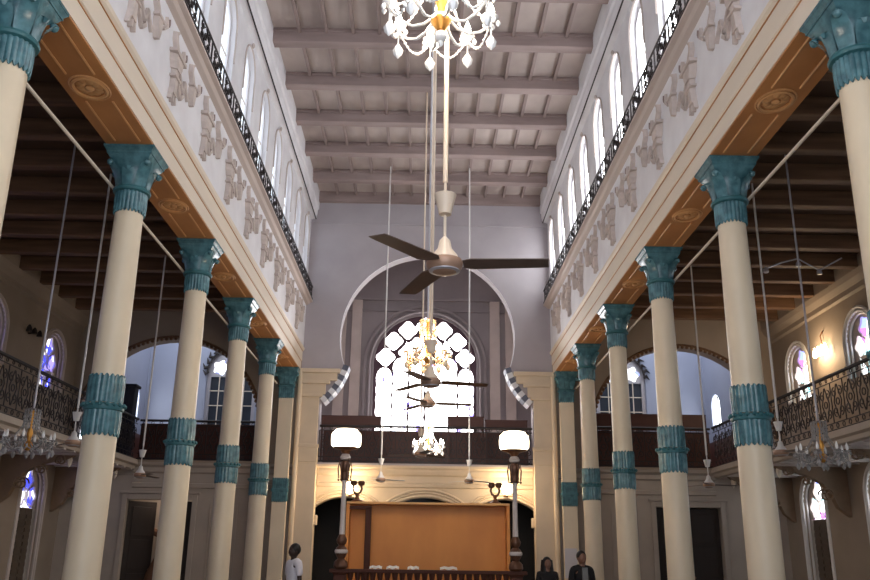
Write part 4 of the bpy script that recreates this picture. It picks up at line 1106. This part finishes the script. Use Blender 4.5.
    skin_mesh('shirt' if top_m is M['white_cloth'] else 'jacket', V2, E2, R2, top_m, root, 2)
    V2 = []; E2 = []; R2 = []
    a = w((0, 0, .95), (.16, .118))
    for s in (-1, 1): h = w((s * .09, 0, .86), .10, a); kn = w((s * .10, -.005, .50), .078, h); w((s * .10, .02, .10), .065, kn)
    skin_mesh('trousers', V2, E2, R2, leg_m, root, 2)
    m = MB()
    for s in (-1, 1): m._ell((s * .105 * k, -.05 * k, .045 * k), .13 * k, 12, 8, .42, 1.05, .38)
    m.build('shoes', M['black_cloth'], root, smooth=True)
    return root
person((-2.36, 16.0, 0), math.radians(-55), 1.74, M['skin_d'], M['white_cloth'], M['grey_cloth'], 'person in a white short-sleeved shirt standing at the left, turned sideways', sleeves='short')
person((2.27, 16.4, 0), math.radians(5), 1.57, M['skin_m'], M['black_cloth'], M['black_cloth'], 'person with long black hair and dark top standing near the right doorway', hair='long', female=True, crossed=True)
p3 = person((2.95, 16.6, 0), math.radians(15), 1.69, M['skin_m'], M['black_cloth'], M['black_cloth'], 'person with short hair in an open dark jacket beside the right pilaster')
m = MB(); m.add([(-.05, -.135, 1.40), (.05, -.135, 1.40), (.06, -.15, 1.02), (-.06, -.15, 1.02), (-.05, -.10, 1.40), (.05, -.10, 1.40), (.06, -.11, 1.02), (-.06, -.11, 1.02)], [(0, 1, 2, 3), (7, 6, 5, 4), (0, 4, 5, 1), (1, 5, 6, 2), (2, 6, 7, 3), (3, 7, 4, 0)])
m.build('shirt_front', M['grey_cloth'], p3)

# ------------------------------------------------------------------ light, sky, camera
light('left_room_light', (-7.3, 25.4, 3.4), 16, (1, .85, .7), .2)
w = bpy.data.worlds.new('sky'); bpy.context.scene.world = w; w.use_nodes = True
bg = w.node_tree.nodes['Background']; bg.inputs['Color'].default_value = (.84, .90, 1.0, 1); bg.inputs['Strength'].default_value = 1.9

yaw, pitch, roll, f = .0101, .3064, .0142, 843.73
cy, sy, cp, sp = math.cos(yaw), math.sin(yaw), math.cos(pitch), math.sin(pitch)
F = Vector((sy * cp, cy * cp, sp)); Rt = Vector((cy, -sy, 0)); U = Rt.cross(F)
A = Rt * math.cos(roll) + U * math.sin(roll); B = -Rt * math.sin(roll) + U * math.cos(roll)
cam = bpy.data.cameras.new('camera'); cam.sensor_width = 36; cam.lens = f / 870 * 36; cam.clip_end = 200
co = bpy.data.objects.new('camera', cam); C.objects.link(co)
co.matrix_world = Matrix(((A.x, B.x, -F.x, -.045), (A.y, B.y, -F.y, 0), (A.z, B.z, -F.z, 1.55), (0, 0, 0, 1)))
sc_ = bpy.context.scene; sc_.camera = co
sc_.view_settings.view_transform = 'Standard'; sc_.view_settings.look = 'None'; sc_.view_settings.gamma = 1; sc_.view_settings.exposure = 0.65
